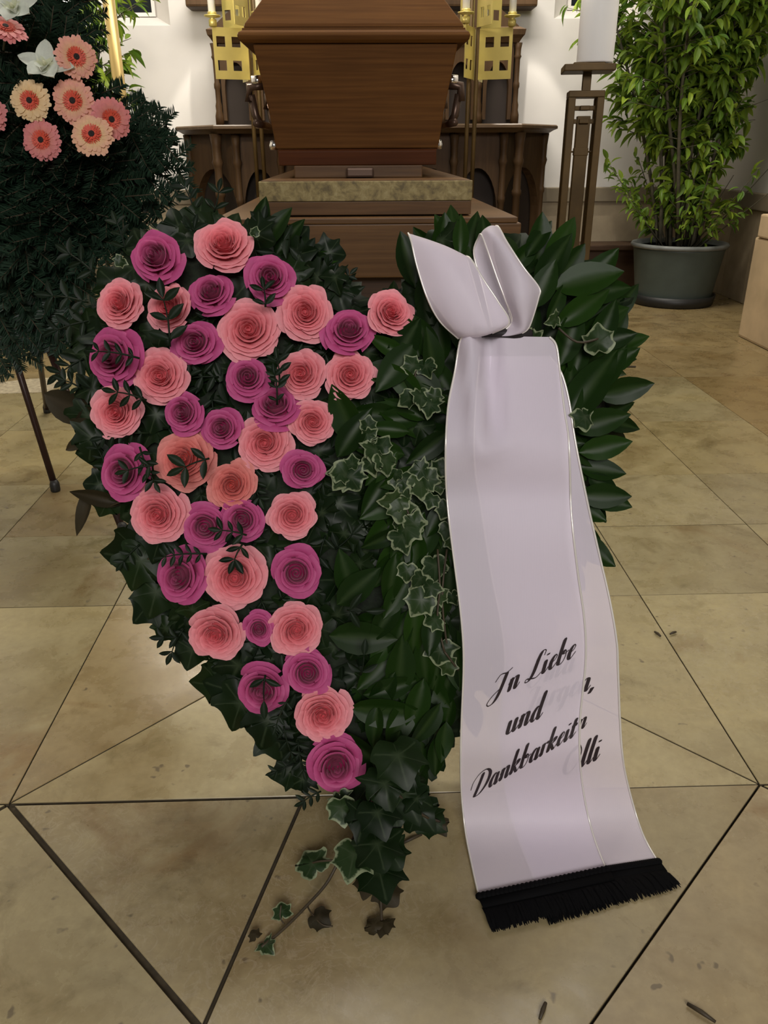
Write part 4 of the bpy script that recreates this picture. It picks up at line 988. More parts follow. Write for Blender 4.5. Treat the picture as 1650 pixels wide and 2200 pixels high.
def rose_petals(kind, seed):
    random.seed(seed); out = []
    th = ru(0, 6.28)
    if kind in 'ps':
        n = 50
        din, dout, ein, eout = ((0.72, 0.06, 0.09), (0.74, 0.17, 0.20), (0.84, 0.20, 0.235), (0.83, 0.375, 0.415)) if kind == 'p' else ((0.64, 0.06, 0.06), (0.68, 0.17, 0.14), (0.74, 0.17, 0.15), (0.76, 0.30, 0.27))
        for k in range(n):
            f = k / (n - 1); r = 0.035 + 0.945 * f ** 0.82; th += 2.399 + ru(-0.25, 0.25)
            r *= ru(0.96, 1.04)
            zr = 0.50 - 0.44 * r ** 1.8 - 0.03 * max(0, 1 - r / 0.35) + ru(-0.03, 0.03)
            wd = 1.30 - 0.68 * f + ru(-0.08, 0.08)
            out.append(petal(r, zr, wd, th, 0.54 - 0.18 * f, 0.030 + 0.075 * f, 0.012 + 0.026 * f, 0.05 + 0.12 * rnd(), k + seed, lerp3(din, dout, f), lerp3(ein, eout, f ** 0.8), base=max(0.34, 1.22 - 0.95 * f ** 0.5)))
    else:
        n = 22
        for k in range(n):
            f = k / (n - 1); th += 2.40 + ru(-0.25, 0.25)
            if k < 9: r = 0.035 + 0.40 * (k / 8) ** 1.1; zr = 0.66 - 0.10 * r + ru(-0.015, 0.015); wd = 1.5; bs = 1.15 - 0.28 * k / 8; dp = 0.6; cu = 0.035; pt = 0.03
            else: q = (k - 9) / 12; r = 0.47 + 0.48 * q ** 0.9; zr = 0.60 - 0.54 * q ** 1.2 + ru(-0.03, 0.03); wd = 1.30 - 0.25 * q + ru(-0.08, 0.08); bs = 0.80 - 0.38 * q; dp = 0.52 - 0.18 * q; cu = 0.07 + 0.13 * q; pt = 0.12 + ru(0.15, 0.95) * q
            out.append(petal(r, zr, wd, th, dp, cu, 0.006 + 0.016 * f, pt, k + seed, lerp3((0.36, 0.02, 0.10), (0.46, 0.034, 0.16), f), lerp3((0.54, 0.11, 0.26), (0.56, 0.10, 0.28), f), base=bs, twist=0.11 if k < 9 else 0.07))
    return out
RP = {}
for kind, mat, nvar in (('p', M_PALE, 5), ('s', M_PALE, 2), ('m', M_MAG, 5)):
    RP[kind] = [[mesh('petal', v, f, mat, True, c) for v, f, c in rose_petals(kind, 40 + i * 13 + ord(kind))] for i in range(nvar)]
CORE = {k: mesh('petal_base', *lathe([(0.02, -0.20), (0.5, -0.22), (0.62, -0.10), (0.42, 0.02), (0.2, 0.16), (0.02, 0.22)], 16), m_, True, [c_] * 96) for k, m_, c_ in (('p', M_PALE, (0.62, 0.09, 0.11)), ('s', M_PALE, (0.52, 0.06, 0.05)), ('m', M_MAG, (0.34, 0.02, 0.10)))}
CAL = mesh('calyx', *lathe([(0.05, -0.45), (0.06, -0.25), (0.22, -0.20), (0.34, -0.05), (0.30, 0.0), (0.05, 0.0)], 12), M_SPRIG, True, [(0.3, 0.2, 0.3)] * 72)
random.seed(9)
cnt = {'p': 0, 's': 0, 'm': 0}
for i, (px, py, dm, kind, (tx, ty), lab) in enumerate(RL):
    C_ = hp(px, py, 0.082); R_ = dm / 2 * depth(C_) / FPX * 1.06
    ed = Vector((px - 560, py - 950)); tx += 0.06 * ed.x / 300 + ru(-.06, .06); ty += -0.06 * ed.y / 500 + ru(-.06, .06)
    ax = (HN + HA * tx + HU * ty).normalized()
    P = C_ - ax * R_ * 0.30
    grp = {'p': 'pale pink roses on the heart', 's': 'pale pink roses on the heart', 'm': 'magenta roses on the heart'}[kind]
    o = facing(P, ax, R_, ru(0, 6.28), 'rose', lab, 'flower', grp)
    o.scale = (R_, R_ * ru(0.86, 1.0), R_ * ru(0.95, 1.1)) if kind == 'm' else (R_, R_ * ru(0.92, 1.0), R_)
    for me in RP[kind][cnt[kind] % len(RP[kind])]: link('petal', me, o)
    link('petal_base', CORE[kind], o)
    link('calyx', CAL, o)['label'] = 'green calyx'
    cnt[kind] += 1
ROS = [(q[0], q[1], q[2] / 2) for q in RL]
def clear(px, py, k=0.95): return all(math.hypot(px - x, py - y) > r * k for x, y, r in ROS)

# leaves
PL, PI, PV, PF, PW = protos('laurel_leaf', LAUREL, M_LAUREL), protos('ivy_leaf', IVYS, M_IVY), protos('variegated_ivy_leaf', IVYS, M_VIVY), protos('leaflet', LEAFLET, M_SPRIG), protos('wilted_leaf', IVYS, M_WILT)
PX = lambda n_: n_ * 1.12 / FPX      # pixels at the heart's distance in metres
def hdir(dx, dy, lift): return (HA * dx - HU * dy + HN * lift).normalized()     # dy in picture sense (down positive)
def hleaf(me, name, px, py, off, dx, dy, lift, size, roll=0.3, tipn=0.0):
    """Leaf whose middle lies over picture point (px, py)."""
    d = hdir(dx, dy, lift); P = hp(px, py, off) - d * size * 0.5
    return hlink(name, me, MB(P, d, HN + HA * ru(-roll, roll) + HU * ru(-roll, roll) + HU * tipn, size))
def in_ribbon(px, py): return (930 < px < 1340 and py > 690 and px > 955 - 40) or (870 < px < 1170 and 480 < py <= 700)
random.seed(77)
# background layer of leaves that nobody could count
items_i, items_l = [], []
for k in range(1500):
    px, py = ru(150, 1380), ru(440, 1760)
    if not inside(px, py): continue
    e = edist(px, py)
    cx_, cy_ = (500, 900) if px < 780 else (1040, 900)
    d = Vector((px - cx_, py - cy_)).normalized() + Vector((ru(-.8, .8), ru(-.8, .8)))
    dd = hdir(d.x, d.y, ru(-.05, .35) if e > 60 else ru(-.4, .2)); off = (0.030 if e > 70 else 0.005) + ru(-0.006, 0.008)
    s_ = PX(ru(60, 95)); M = TH @ MB(hp(px, py, off) - dd * s_ * 0.4, dd, HN + rdir() * 0.5, s_)
    (items_l if px > 800 and rnd() < .6 else items_i).append((random.randrange(4), M))
for nm, L_, it, mt in (('laurel_undergrowth', LAUREL, items_l, M_LAUREL), ('ivy_undergrowth', IVYLOW, items_i, M_IVY)):
    v, f, c = baked(L_, it); o = obj(nm, (v, f), mt, heart, True, c); o['kind'] = 'stuff'
# laurel over the right lobe
n = 0; pts = []
for tries in range(9000):
    if n >= 225: break
    px, py = ru(800, 1370), ru(470, 1700)
    if not inside(px, py): continue
    if 700 < px < 955 and 840 < py < 1480 and rnd() < .55: continue
    if not clear(px, py, 1.25): continue
    rmin = 30 if px > 955 else 26
    if any(math.hypot(px - a, py - b) < rmin for a, b in pts): continue
    pts.append((px, py)); e = edist(px, py)
    d = Vector((px - 1010, py - 960)); d = d.normalized() * 1.1 + Vector((0.35 if px > 1000 else -0.1, -0.1 if py < 800 else 0.25)) + Vector((ru(-.5, .5), ru(-.5, .5)))
    rib = in_ribbon(px, py)
    off = 0.045 + ru(0, 0.015) if rib else (0.050 + ru(0, 0.03) if e > 50 else 0.02 + ru(-0.02, 0.03))
    hleaf(random.choice(PL), 'laurel_leaf', px + (d.x * 14 if e < 45 else 0), py + (d.y * 14 if e < 45 else 0), off, d.x, d.y, ru(0.0, 0.15) if rib else ru(0.05, 0.42), PX(ru(78, 112))); n += 1
# picked-out laurel leaves as the photo shows them
for px, py, dx, dy, sz, off in ((960,510,-.5,-.8,95,.03),(1015,505,.15,-1,95,.03),(990,505,.05,-1,78,.07),(1160,515,.1,-1,100,.05),(1205,525,.45,-.9,120,.06),(1190,560,.5,-.8,125,.075),(1265,600,.9,-.2,130,.07),(1290,625,1,-.1,120,.06),(1255,660,.8,-.5,120,.08),(1300,700,.4,-.9,105,.07),(1340,650,.7,-.7,95,.0),(1350,735,1,-.35,85,.05),(1330,770,1,.1,70,.03),(1268,830,.55,-.8,170,.085),(1225,850,.1,-1,125,.08),(1310,790,.6,-.8,110,.06),(1330,880,.9,-.3,70,.03),(1290,905,.9,-.2,110,.07),(1300,960,1,-.2,100,.06),(1295,1010,1,.15,90,.05),(1300,1065,1,.05,100,.06),(1310,1075,.95,.3,90,.045),(1225,720,.3,-.9,120,.075),(1245,760,.25,-.95,100,.07),(1170,610,.4,-.9,95,.075),(740,890,-.3,-.8,120,.07),(760,930,.5,-.7,110,.08),(850,790,-.6,.7,115,.08),(870,740,.5,-.8,110,.07),(860,900,.7,.5,110,.06),(780,1370,1,.05,130,.07),(800,1340,.9,-.3,110,.06),(860,1430,.1,-1,120,.07),(840,1480,.8,-.2,110,.075),(790,1500,.3,.9,130,.05),(830,1530,.9,.1,140,.075),(880,1480,.4,.8,110,.06),(930,1480,.6,.7,100,.05),(780,1620,.7,.7,120,.07),(745,1235,-.2,-.8,105,.06),(770,1260,.7,-.6,110,.07),(930,1540,.3,.9,90,.03),(700,555,1,-.1,70,.0),(560,470,.3,-.95,85,.03),(590,490,.6,-.8,100,.03),(620,510,.5,-.6,90,.02)):
    hleaf(random.choice(PL), 'laurel_leaf', px, py, off, dx, dy, 0.15, PX(sz), 0.25)
# dark ivy through the middle and at the outer left edge
n = 0; pts = []
for tries in range(8000):
    if n >= 150: break
    px, py = ru(170, 980), ru(450, 1740)
    if not inside(px, py): continue
    if not clear(px, py, 1.05) : continue
    if any(math.hypot(px - a, py - b) < 25 for a, b in pts): continue
    pts.append((px, py)); d = Vector((ru(-1, 1), ru(-.3, 1.2)))
    hleaf(random.choice(PI), 'ivy_leaf', px, py, 0.040 + ru(0, 0.018), d.x, d.y, ru(0.0, 0.3), PX(ru(52, 80)), 0.5); n += 1
for px, py, dx, dy, sz, off in ((272,1195,-1,.1,115,.02),(295,1225,-.4,.9,95,.03),(300,1150,-.3,-.9,80,.02),(205,970,-1,.2,90,.0),(195,960,-.3,1,80,.01),(180,905,-.5,.8,70,.0),(330,1290,-.3,1,90,.02),(310,1310,-.7,.7,80,.0),(185,840,-.9,.3,55,.02),(200,1040,-1,-.1,60,.0),(225,1090,-.5,.9,55,.0),(370,1340,-.8,.4,70,.0),(350,1360,-.5,.8,55,.0),(410,1410,-.2,1,70,.0),(478,1478,-1,-.2,90,.01),(450,1470,-.9,.1,90,.0),(510,1530,-.4,.9,100,.02),(570,1570,-.3,.9,110,.03),(600,1600,.2,1,100,.02),(610,1660,-.9,.2,70,.0),(640,1680,-.8,.5,60,.0),(560,1540,-.8,.4,90,.02),(165,760,-.9,-.2,80,.0),(175,710,-.9,-.4,80,.0),(235,600,-.7,-.7,80,.0),(300,520,-.5,-.8,80,.0),(380,475,-.3,-.9,80,.0),(430,455,.1,-1,75,.0),(640,515,.6,-.6,70,.0),(670,560,.8,-.2,70,.01),(700,590,.8,.3,75,.02),(715,625,.4,.9,70,.03),(720,545,1,.1,60,.0),(820,1690,.1,1,90,.04),(850,1660,.4,.9,100,.03),(880,1630,.6,.7,90,.02),(915,1640,.8,.6,80,.0),(940,1600,.5,.9,80,.0),(965,1540,.6,.8,80,.0),(790,1720,-.1,1,80,.03),(760,1700,-.4,.9,60,.02)):
    hleaf(random.choice(PI), 'ivy_leaf', px, py, off, dx, dy, ru(-.1, .2), PX(sz), 0.4)
PWL = protos('wilted_leaf', [blade(0.20, 0.5, 0.35), blade(0.17, -0.5, 0.4)], M_WILT)
for px, py, dx, dy, sz, off in ((140,872,-1,-.42,150,.0),(178,912,-.5,.9,80,.0),(195,1095,.0,1,95,-.01),(215,1068,-1,-.35,90,.0),(160,955,-.9,.2,60,.0)):
    hleaf(random.choice(PWL), 'wilted_leaf', px, py, off, dx, dy, 0.0, PX(sz), 0.4)
# variegated ivy where the photo shows it
VIV = [(882,778,-.4,-.6,42),(918,795,.2,1,42),(872,862,-.6,.5,42),(905,862,.1,.9,46),(922,880,-.3,.9,50),(938,845,.6,-.7,36),(792,908,.1,-.9,36),(800,930,.7,-.4,34),(785,940,-.4,.6,30),(825,950,.4,-.7,40),(806,980,.1,.8,60),(757,990,.1,-1,34),(800,1005,.1,.9,46),(830,1000,.4,.9,54),(735,1030,-.5,.8,64),(760,1035,.5,.9,62),(720,1015,-.8,-.1,50),(850,1025,-.2,.9,30),(862,1040,-.2,1,52),(875,1055,.3,.9,40),(895,1010,-.9,.1,46),(925,1020,.5,-.5,52),(945,1000,.3,-.9,40),(905,1050,.2,.9,56),(945,1050,.2,.9,34),(833,1078,-.9,.2,54),(868,1082,.6,.5,40),(925,1080,-.4,.9,36),(862,1105,-.2,.9,60),(893,1115,.3,-.9,48),(872,1150,-.1,.9,70),(868,1165,.4,.7,60),(955,1100,-.3,.9,44),(960,1145,-.2,.8,40),(970,1170,.1,1,34),(874,1235,-.1,1,44),(935,1228,.1,.9,62),(898,1250,-.4,.8,46),(920,1270,-.5,.7,46),(950,1275,.5,-.4,42),(898,1300,-.5,.8,66),(935,1312,.1,.9,36),(925,1335,-.8,.2,46),(935,1350,.5,.8,46),(975,1290,.3,.9,36),(943,1410,-.2,1,66),(965,1440,.4,.9,44),(1285,722,-.1,-.9,62),(1258,908,.2,.9,54),(1115,650,.6,.4,38),(1185,690,-.6,.4,36),(1150,725,.6,-.3,46),(735,1730,.2,1,52),(548,495,.3,-.9,22),(255,565,-.5,.6,26)]
for px, py, dx, dy, sz in VIV:
    off = 0.085 if px < 1000 else 0.10
    if 930 < px < 985 and py > 1000: off = 0.075
    hleaf(random.choice(PV), 'variegated_ivy_leaf', px, py, off, dx, dy, ru(0, .25), PX(sz * 0.86), 0.6)
def hstem(P, r=0.0012): return [Vector(hp(*p)) - HO for p in P], r
for P in ([(895,790,.08),(885,830,.078),(860,860,.08)], [(1200,705,.095),(1240,735,.1),(1285,728,.1)], [(830,1015,.08),(860,1060,.078),(880,1110,.082)], [(940,1180,.075),(945,1260,.08),(940,1330,.08),(955,1400,.085)], [(955,1400,.08),(985,1440,.075)], [(960,1180,.07),(950,1290,.075),(965,1420,.07)], [(1318,812,.02),(1332,790,.02),(1365,788,.01)], [(230,1090,.0),(265,1075,.02),(300,1060,.03)], [(290,1215,.01),(320,1200,.03),(345,1180,.03)]):
    pp, r = hstem(P, 0.0014); obj('tendril', tube(catmull(pp, 4), r, 5), M_TWIG, heart, True)
# leaflet sprigs between and over the roses
def sprig(px, py, dx, dy, length, npair, lsz, off, lift=0.10, rise=0.0):
    length *= 0.75; lsz *= 0.70; off = off + 0.018 if off > 0.082 else off * 0.8
    d = hdir(dx, dy, lift); B = Vector(hp(px, py, off)); L = PX(length); side = d.cross(HN).normalized()
    pts = [B + d * L * t + side * 0.08 * L * math.sin(2.2 * t) + HN * rise * t * t for t in (0, .25, .5, .75, 1)]
    so = obj('sprig', tube([p - HO for p in pts], [0.0013, 0.0012, 0.0011, 0.0009, 0.0006], 5), M_SPRIG, heart, True, [(0.2, 0.3, 0.3)] * 25)
    for k in range(npair):
        t = 0.15 + 0.8 * k / max(1, npair - 1); i = min(3, int(t * 4)); q = pts[i].lerp(pts[i + 1], t * 4 - i)
        for s_ in (-1, 1):
            dd = (side * s_ * 1.0 + d * ru(.45, .8) + HN * ru(-.05, .3)).normalized()
            link('leaflet', random.choice(PF), so, TH @ MB(q, dd, HN + rdir() * 0.3, PX(lsz * ru(.85, 1.15))))
    link('leaflet', random.choice(PF), so, TH @ MB(pts[-1], d, HN, PX(lsz)))
random.seed(41)
for a in ((365,745,-.15,-1,110,3,52,.085),(300,770,-.95,-.1,95,4,30,.10),(500,745,-.3,.3,60,2,40,.07),(570,660,-.1,-.9,40,2,34,.085),(455,680,-.3,.2,70,3,36,.075),(470,810,-.9,.1,70,3,44,.075),(455,850,.2,.9,70,4,36,.07),(600,830,-.1,-.9,60,3,34,.10),(595,870,-.1,-.9,70,3,28,.105),(400,850,.1,-.9,50,2,34,.08),(315,860,-.9,-.2,70,3,40,.085),(320,930,-.9,.15,110,5,36,.08),(350,920,.9,-.1,90,4,36,.07),(300,960,.3,.6,90,4,32,.09),(330,1000,-.8,.2,60,2,34,.10),(450,985,-.7,.3,60,2,50,.10),(430,1030,.1,.9,40,2,36,.08),(520,1010,.9,-.2,60,3,32,.08),(545,1030,.3,.8,50,3,32,.07),(530,1150,-.6,-.1,60,3,34,.095),(445,1190,-.9,.1,100,5,30,.085),(540,1170,.3,-.9,60,3,34,.07),(590,1170,.3,.9,60,3,34,.065),(520,1170,-.3,.7,40,2,40,.09),(560,1285,.3,.5,60,3,34,.065),(600,1290,.5,-.6,50,3,30,.065),(540,1420,.3,-.9,70,3,32,.07),(570,1450,0,.9,60,1,50,.105),(620,1500,-.2,.5,70,4,26,.10),(610,1560,.3,.9,70,3,34,.06),(640,1590,.2,.8,80,4,32,.06),(600,1400,.5,.3,60,3,36,.06),(700,670,-.4,.9,70,3,38,.065),(600,760,.8,.1,70,3,38,.075),(640,740,.4,.6,60,3,36,.07),(720,740,-.5,.6,60,3,36,.065),(690,980,.1,.9,70,3,34,.06),(700,1150,-.2,.9,60,2,40,.07),(720,1180,.6,-.6,60,2,40,.075),(540,500,.3,.9,80,3,48,.05),(555,520,.2,-.9,50,2,44,.05),(520,600,-.5,.6,50,3,34,.06),(400,560,.2,-.8,80,3,40,.04),(270,540,-.3,-.9,70,3,36,.03),(205,590,-.7,-.5,80,3,44,.02),(190,650,-.9,-.1,90,3,48,.02),(190,690,-.8,.3,80,3,46,.02),(180,770,-.8,.6,70,3,50,.01),(175,835,-.9,-.4,45,3,34,.03),(230,1010,-.4,-.9,60,3,32,.05),(385,1370,-.9,.0,40,2,40,.03),(395,1350,-.4,.9,70,2,40,.02),(420,460,-.4,-.9,70,3,40,.0),(460,455,.2,-.9,50,2,40,.0),(660,600,.9,-.2,70,4,34,.05),(690,640,.7,-.6,90,4,30,.05),(745,1310,1,.0,45,1,52,.09),(775,1450,.1,-.9,50,1,46,.085),(800,1700,.0,1,60,3,34,.05),(690,1700,-.7,.4,50,3,34,.04),(640,1640,-.8,.3,60,3,34,.03),(300,1170,-.5,.6,60,3,34,.04),(350,1180,.6,.4,60,3,34,.05)):
    sprig(*a)
# more leaflets filling the gaps between the roses
items = []
for k in range(520):
    px, py = ru(180, 800), ru(470, 1700)
    if not inside(px, py) or not clear(px, py, 0.92): continue
    d = hdir(ru(-1, 1), ru(-1, 1), ru(-.1, .4)); s_ = PX(ru(30, 48)); items.append((random.randrange(2), TH @ MB(hp(px, py, 0.036 + ru(-0.006, 0.014)), d, HN + rdir() * 0.5, s_)))
v, f, c = baked(LEAFLET, items); o = obj('filler_foliage', (v, f), M_SPRIG, heart, True, c); o['kind'] = 'stuff'
# trailing ivy at the tip, down on the floor
def g3(px, py, z): return fl(px, py, z) - HO
def trail(P, r, leaves, mats=None):
    pts = [g3(*p) for p in P]; s = obj('ivy_trail', tube(catmull(pts, 5), r, 6), M_TWIG, heart, True)
    for (px, py, z, dx, dy, sz, kind, lift) in leaves:
        d = Vector((dx, -dy, lift)).normalized(); s_ = sz * depth(fl(px, py, z)) / FPX * 1.1
        Pq = g3(px, py, z) - d * s_ * 0.45
        link({'v': 'variegated_ivy_leaf', 'g': 'ivy_leaf', 'w': 'wilted_leaf'}[kind], random.choice({'v': PV, 'g': PI, 'w': PW}[kind]), s, MB(Pq, d, Vector((0, -.45, 1)), s_))
trail([(790,1730,.05),(765,1790,.05),(728,1850,.035),(700,1900,.02),(655,1950,.012),(610,1995,.008),(562,2035,.006)], 0.0019,
      [(668,1848,.022,-.3,-.5,62,'v',.1),(735,1745,.09,.2,.9,56,'v',-.6),(605,1952,.016,-.2,-.9,36,'v',.3),(576,2036,.007,.5,.6,38,'v',.05),(690,1975,.010,.8,.6,44,'w',.0),(545,2005,.012,-.5,-.8,24,'w',.1)])
trail([(668,1855,.02),(690,1850,.03),(728,1848,.035)], 0.0012, [])
trail([(672,1935,.012),(662,1950,.010),(690,1985,.008),(715,1990,.006)], 0.0010, [])
trail([(610,1985,.008),(602,1970,.012),(604,1945,.02)], 0.0009, [])
trail([(800,1720,.09),(800,1790,.07),(812,1850,.05),(818,1930,.02),(820,1990,.006)], 0.0018,
      [(780,1770,.09,-.3,.8,80,'g',-.3),(830,1700,.12,.2,.9,90,'g',-.5),(815,1760,.10,.3,.9,80,'g',-.4),(815,1830,.07,.1,.4,95,'g',-.1),(818,1885,.05,.1,.5,95,'g',-.05),(845,1840,.06,.5,.8,70,'g',-.2),(757,1850,.06,-.2,.8,80,'v',-.2),(788,1840,.05,.2,.8,60,'v',-.3),(790,1900,.03,-.3,.9,56,'w',-.2),(838,1925,.02,.6,.7,56,'w',-.2),(800,1985,.010,-.6,-.8,34,'w',.1),(830,1990,.010,.2,.9,34,'w',.0),(820,2000,.008,-.2,.9,26,'w',.0)])
trail([(840,1690,.12),(880,1730,.09),(915,1755,.07),(945,1765,.05)], 0.0016,
      [(860,1640,.16,.3,.9,100,'g',-.5),(875,1720,.10,.5,.8,90,'g',-.4),(905,1750,.07,.6,.6,80,'g',-.3),(930,1765,.05,.9,.5,64,'g',-.2),(905,1720,.10,.8,.2,60,'g',-.2),(945,1775,.045,.6,.8,40,'w',-.3),(850,1750,.08,.1,.9,60,'g',-.5)])

# ================================================================== RIBBON
random.seed(3)
ribbon = empty('mourning_ribbon', tuple(HO + HN * 0.1)); tag(ribbon, 'pale lilac mourning ribbon with printed script, tied in a bow on the heart', 'ribbon')
RO = Vector(HO + HN * 0.1)
def sstep(a, b, x): t = max(0, min(1, (x - a) / (b - a))); return t * t * (3 - 2 * t)
def floor_off(px, py, z): return (fl(px, py, z) - HO).dot(HN)
def interp(T, y):
    if y <= T[0][1]: return T[0][0]
    for (a, b), (c, d) in zip(T, T[1:]):
        if y <= d: return a + (c - a) * (y - b) / (d - b)
    return T[-1][0]
FLE = catmull([(996,721),(987,737),(977,800),(962,880),(957,1000),(963,1100),(975,1200),(990,1320),(996,1420),(991,1560),(990,1680),(999,1780),(1014,1860),(1030,1930)], 5)
FRE = catmull([(1180,724),(1195,743),(1203,800),(1212,880),(1222,950),(1227,1100),(1241,1230),(1255,1330),(1258,1420),(1245,1560),(1250,1680),(1273,1790),(1304,1872)], 5)
RRE = catmull([(1180,765),(1205,800),(1222,860),(1236,950),(1262,1080),(1287,1190),(1310,1290),(1325,1380),(1328,1450),(1335,1600),(1350,1690),(1380,1790),(1414,1852)], 5)
RLE = catmull([(1030,765),(1020,900),(1020,1000),(1035,1100),(1055,1230),(1075,1330),(1085,1420),(1075,1560),(1082,1680),(1110,1790),(1150,1893)], 5)
def front_off(px, py):
    base = 0.112 + 0.012 * sstep(760, 900, py) - 0.010 * sstep(1000, 1300, py) - 0.018 * sstep(1350, 1650, py)
    u = (px - 1100) / 130.0
    base += 0.010 * math.exp(-((py - 955) / 60) ** 2) * (1 - 0.4 * u) - 0.008 * math.exp(-((py - 1060) / 45) ** 2) + 0.004 * math.sin((py - 1100) / 90.0 + u) * sstep(1080, 1200, py) * (1 - sstep(1550, 1700, py))
    k = 1 - sstep(860, 1010, py)         # gathered folds fanning out from the knot
    c = 1035 + (py - 740) * 0.06; base += k * (0.026 * math.exp(-((px - c + 22) / 20.0) ** 2) - 0.020 * math.exp(-((px - c - 14) / 16.0) ** 2) - 0.010 * max(0, u) ** 2)
    base += 0.012 * max(0, 1 - abs(px - 1045 - (985 - py) * 0.35) / 45.0) * sstep(900, 975, py) * (1 - sstep(978, 1010, py))
    k2 = sstep(1600, 1860, py); f = floor_off(px, py, 0.0045)
    return base * (1 - k2) + f * k2
def rear_off(px, py):
    k2 = sstep(1600, 1850, py); f = floor_off(px, py, 0.0022)
    return (0.098 - 0.014 * sstep(1300, 1650, py) + 0.003 * math.sin(py / 70.0)) * (1 - k2) + f * k2
def strip(LE, RE, offf, nv=70, nu=13):
    V = []; ed = ([], [])
    for i in range(nv + 1):
        t = i / nv
        def pt(E):
            x = t * (len(E) - 1); k = min(len(E) - 2, int(x)); return [E[k][q] + (E[k + 1][q] - E[k][q]) * (x - k) for q in (0, 1)]
        a, b = pt(LE), pt(RE)
        for j in range(nu):
            s = j / (nu - 1); px, py = a[0] + (b[0] - a[0]) * s, a[1] + (b[1] - a[1]) * s
            P = hp(px, py, offf(px, py)) - RO; V.append(P)
            if j == 0: ed[0].append(P)
            if j == nu - 1: ed[1].append(P)
    F = [[i * nu + j, i * nu + j + 1, (i + 1) * nu + j + 1, (i + 1) * nu + j] for i in range(nv) for j in range(nu - 1)]
    return (V, F), ed
def robj2(name, VF, mat, parent, smooth=True): return obj(name, VF, mat, parent, smooth)
tails = {}
for nm, LE, RE, of in (('front_tail', FLE, FRE, front_off), ('rear_tail', RLE, RRE, rear_off)):
    vf, ed = strip(LE, RE, of); t_ = robj2(nm, vf, M_RIBBON, ribbon); tails[nm] = t_
    for e in ed: robj2('edging', tube([p + HN * 0.0006 for p in e], 0.0013, 5), M_PIPING, t_)['label'] = 'shiny silver edging'
# fringes lying on the floor
def fringe(parent, A, B, C_, D, z, n, seed):
    random.seed(seed)
    A, B, C_, D = [fl(p[0], p[1], z) - RO for p in (A, B, C_, D)]
    br = [] ; nb_ = 30; f0 = 0.52 if seed == 6 else 0.0; dz_ = -0.0028 if seed == 6 else 0
    for k in range(nb_ + 1):
        f = f0 + (1 - f0) * k / nb_; P = A.lerp(B, f) + Vector((0, 0, 0.0025 + dz_)); br.append(lathe([(0.001, -0.002), (0.0052, 0), (0.0045, 0.0028), (0.001, 0.004)], 7, P))
    d = (B - A).normalized(); fw_ = (C_ - A).normalized()
    A0 = A.lerp(B, f0)
    pl = [A0 - d * 0.002 + Vector((0, 0, 0.002)), B + d * 0.002 + Vector((0, 0, 0.002)), B + (D - B).normalized() * 0.016 + Vector((0, 0, 0.002)), A0 + fw_ * 0.016 + Vector((0, 0, 0.002))]
    br.append(prism([(p.x, p.y) for p in pl], pl[0].z + dz_, pl[0].z + 0.0025 + dz_))
    robj2('braid', join(*br), M_FRINGE, parent)['label'] = 'black scalloped braid'
    V, F = [], []
    for k in range(n):
        f = (k + ru(-.4, .4)) / n; f = max(0, min(1, f)); P = A.lerp(B, f); Q = C_.lerp(D, f) + fw_ * ru(-0.004, 0.003) + d * ru(-0.002, 0.002)
        P = P + fw_ * (0.014 if ru(0, 1) > .02 else 0.02); sd_ = d * 0.0017; n0 = len(V); zz = ru(0, 0.003)
        for t, zq in ((0, 0.002), (0.35, 0.003 + zz), (0.75, 0.002 + zz), (1, 0.0006 + zz * 0.5)):
            q = P.lerp(Q, t); w_ = sd_ * (1 if t < 1 else 0.3); V += [q - w_ + Vector((0, 0, zq)), q + w_ + Vector((0, 0, zq))]
        for t in range(3): F.append([n0 + 2 * t, n0 + 2 * t + 1, n0 + 2 * t + 3, n0 + 2 * t + 2])
    o = robj2('fringe', (V, F), M_FRINGE, parent); o['kind'] = 'stuff'; o['label'] = 'black thread fringe'
fringe(tails['front_tail'], (1030, 1930), (1304, 1872), (1055, 2003), (1345, 1932), 0.0045, 300, 5)
fringe(tails['rear_tail'], (1150, 1893), (1414, 1852), (1180, 1986), (1463, 1906), 0.0015, 280, 6)
# bow loops from control grids (picture point, offset)
def grid_surface(Grid, name, m=6):
    R = [catmull(row, m) for row in Grid]
    cols_ = [catmull([R[i][j] for i in range(len(R))], m) for j in range(len(R[0]))]
    V = []; nu = len(cols_); nv = len(cols_[0])
    for i in range(nv):
        for j in range(nu): px, py, of = cols_[j][i]; V.append(hp(px, py, of) - RO)
    F = [[i * nu + j, i * nu + j + 1, (i + 1) * nu + j + 1, (i + 1) * nu + j] for i in range(nv - 1) for j in range(nu - 1)]
    o = robj2(name, (V, F), M_RIBBON, ribbon)
    for j in (0, nu - 1): robj2('edging', tube([V[i * nu + j] for i in range(nv)], 0.0011, 5), M_PIPING, o)['label'] = 'shiny silver edging'
    return o
grid_surface([[(985,728,.115),(1005,727,.125),(1030,724,.13),(1058,716,.125)],
              [(945,690,.125),(990,712,.14),(1045,712,.15),(1094,693,.14)],
              [(918,640,.135),(965,648,.15),(1020,650,.155),(1070,648,.145)],
              [(896,572,.135),(940,580,.15),(990,592,.155),(1042,606,.145)],
              [(884,520,.135),(925,530,.145),(968,545,.148),(1015,562,.14)],
              [(877,501,.125),(918,514,.132),(962,530,.135),(1004,551,.128)],
              [(884,520,.11),(925,530,.112),(965,545,.112),(1005,562,.11)],
              [(915,620,.10),(955,630,.10),(1000,640,.10),(1030,650,.10)],
              [(985,722,.105),(1005,722,.108),(1030,720,.108),(1050,714,.105)]], 'bow_loop')
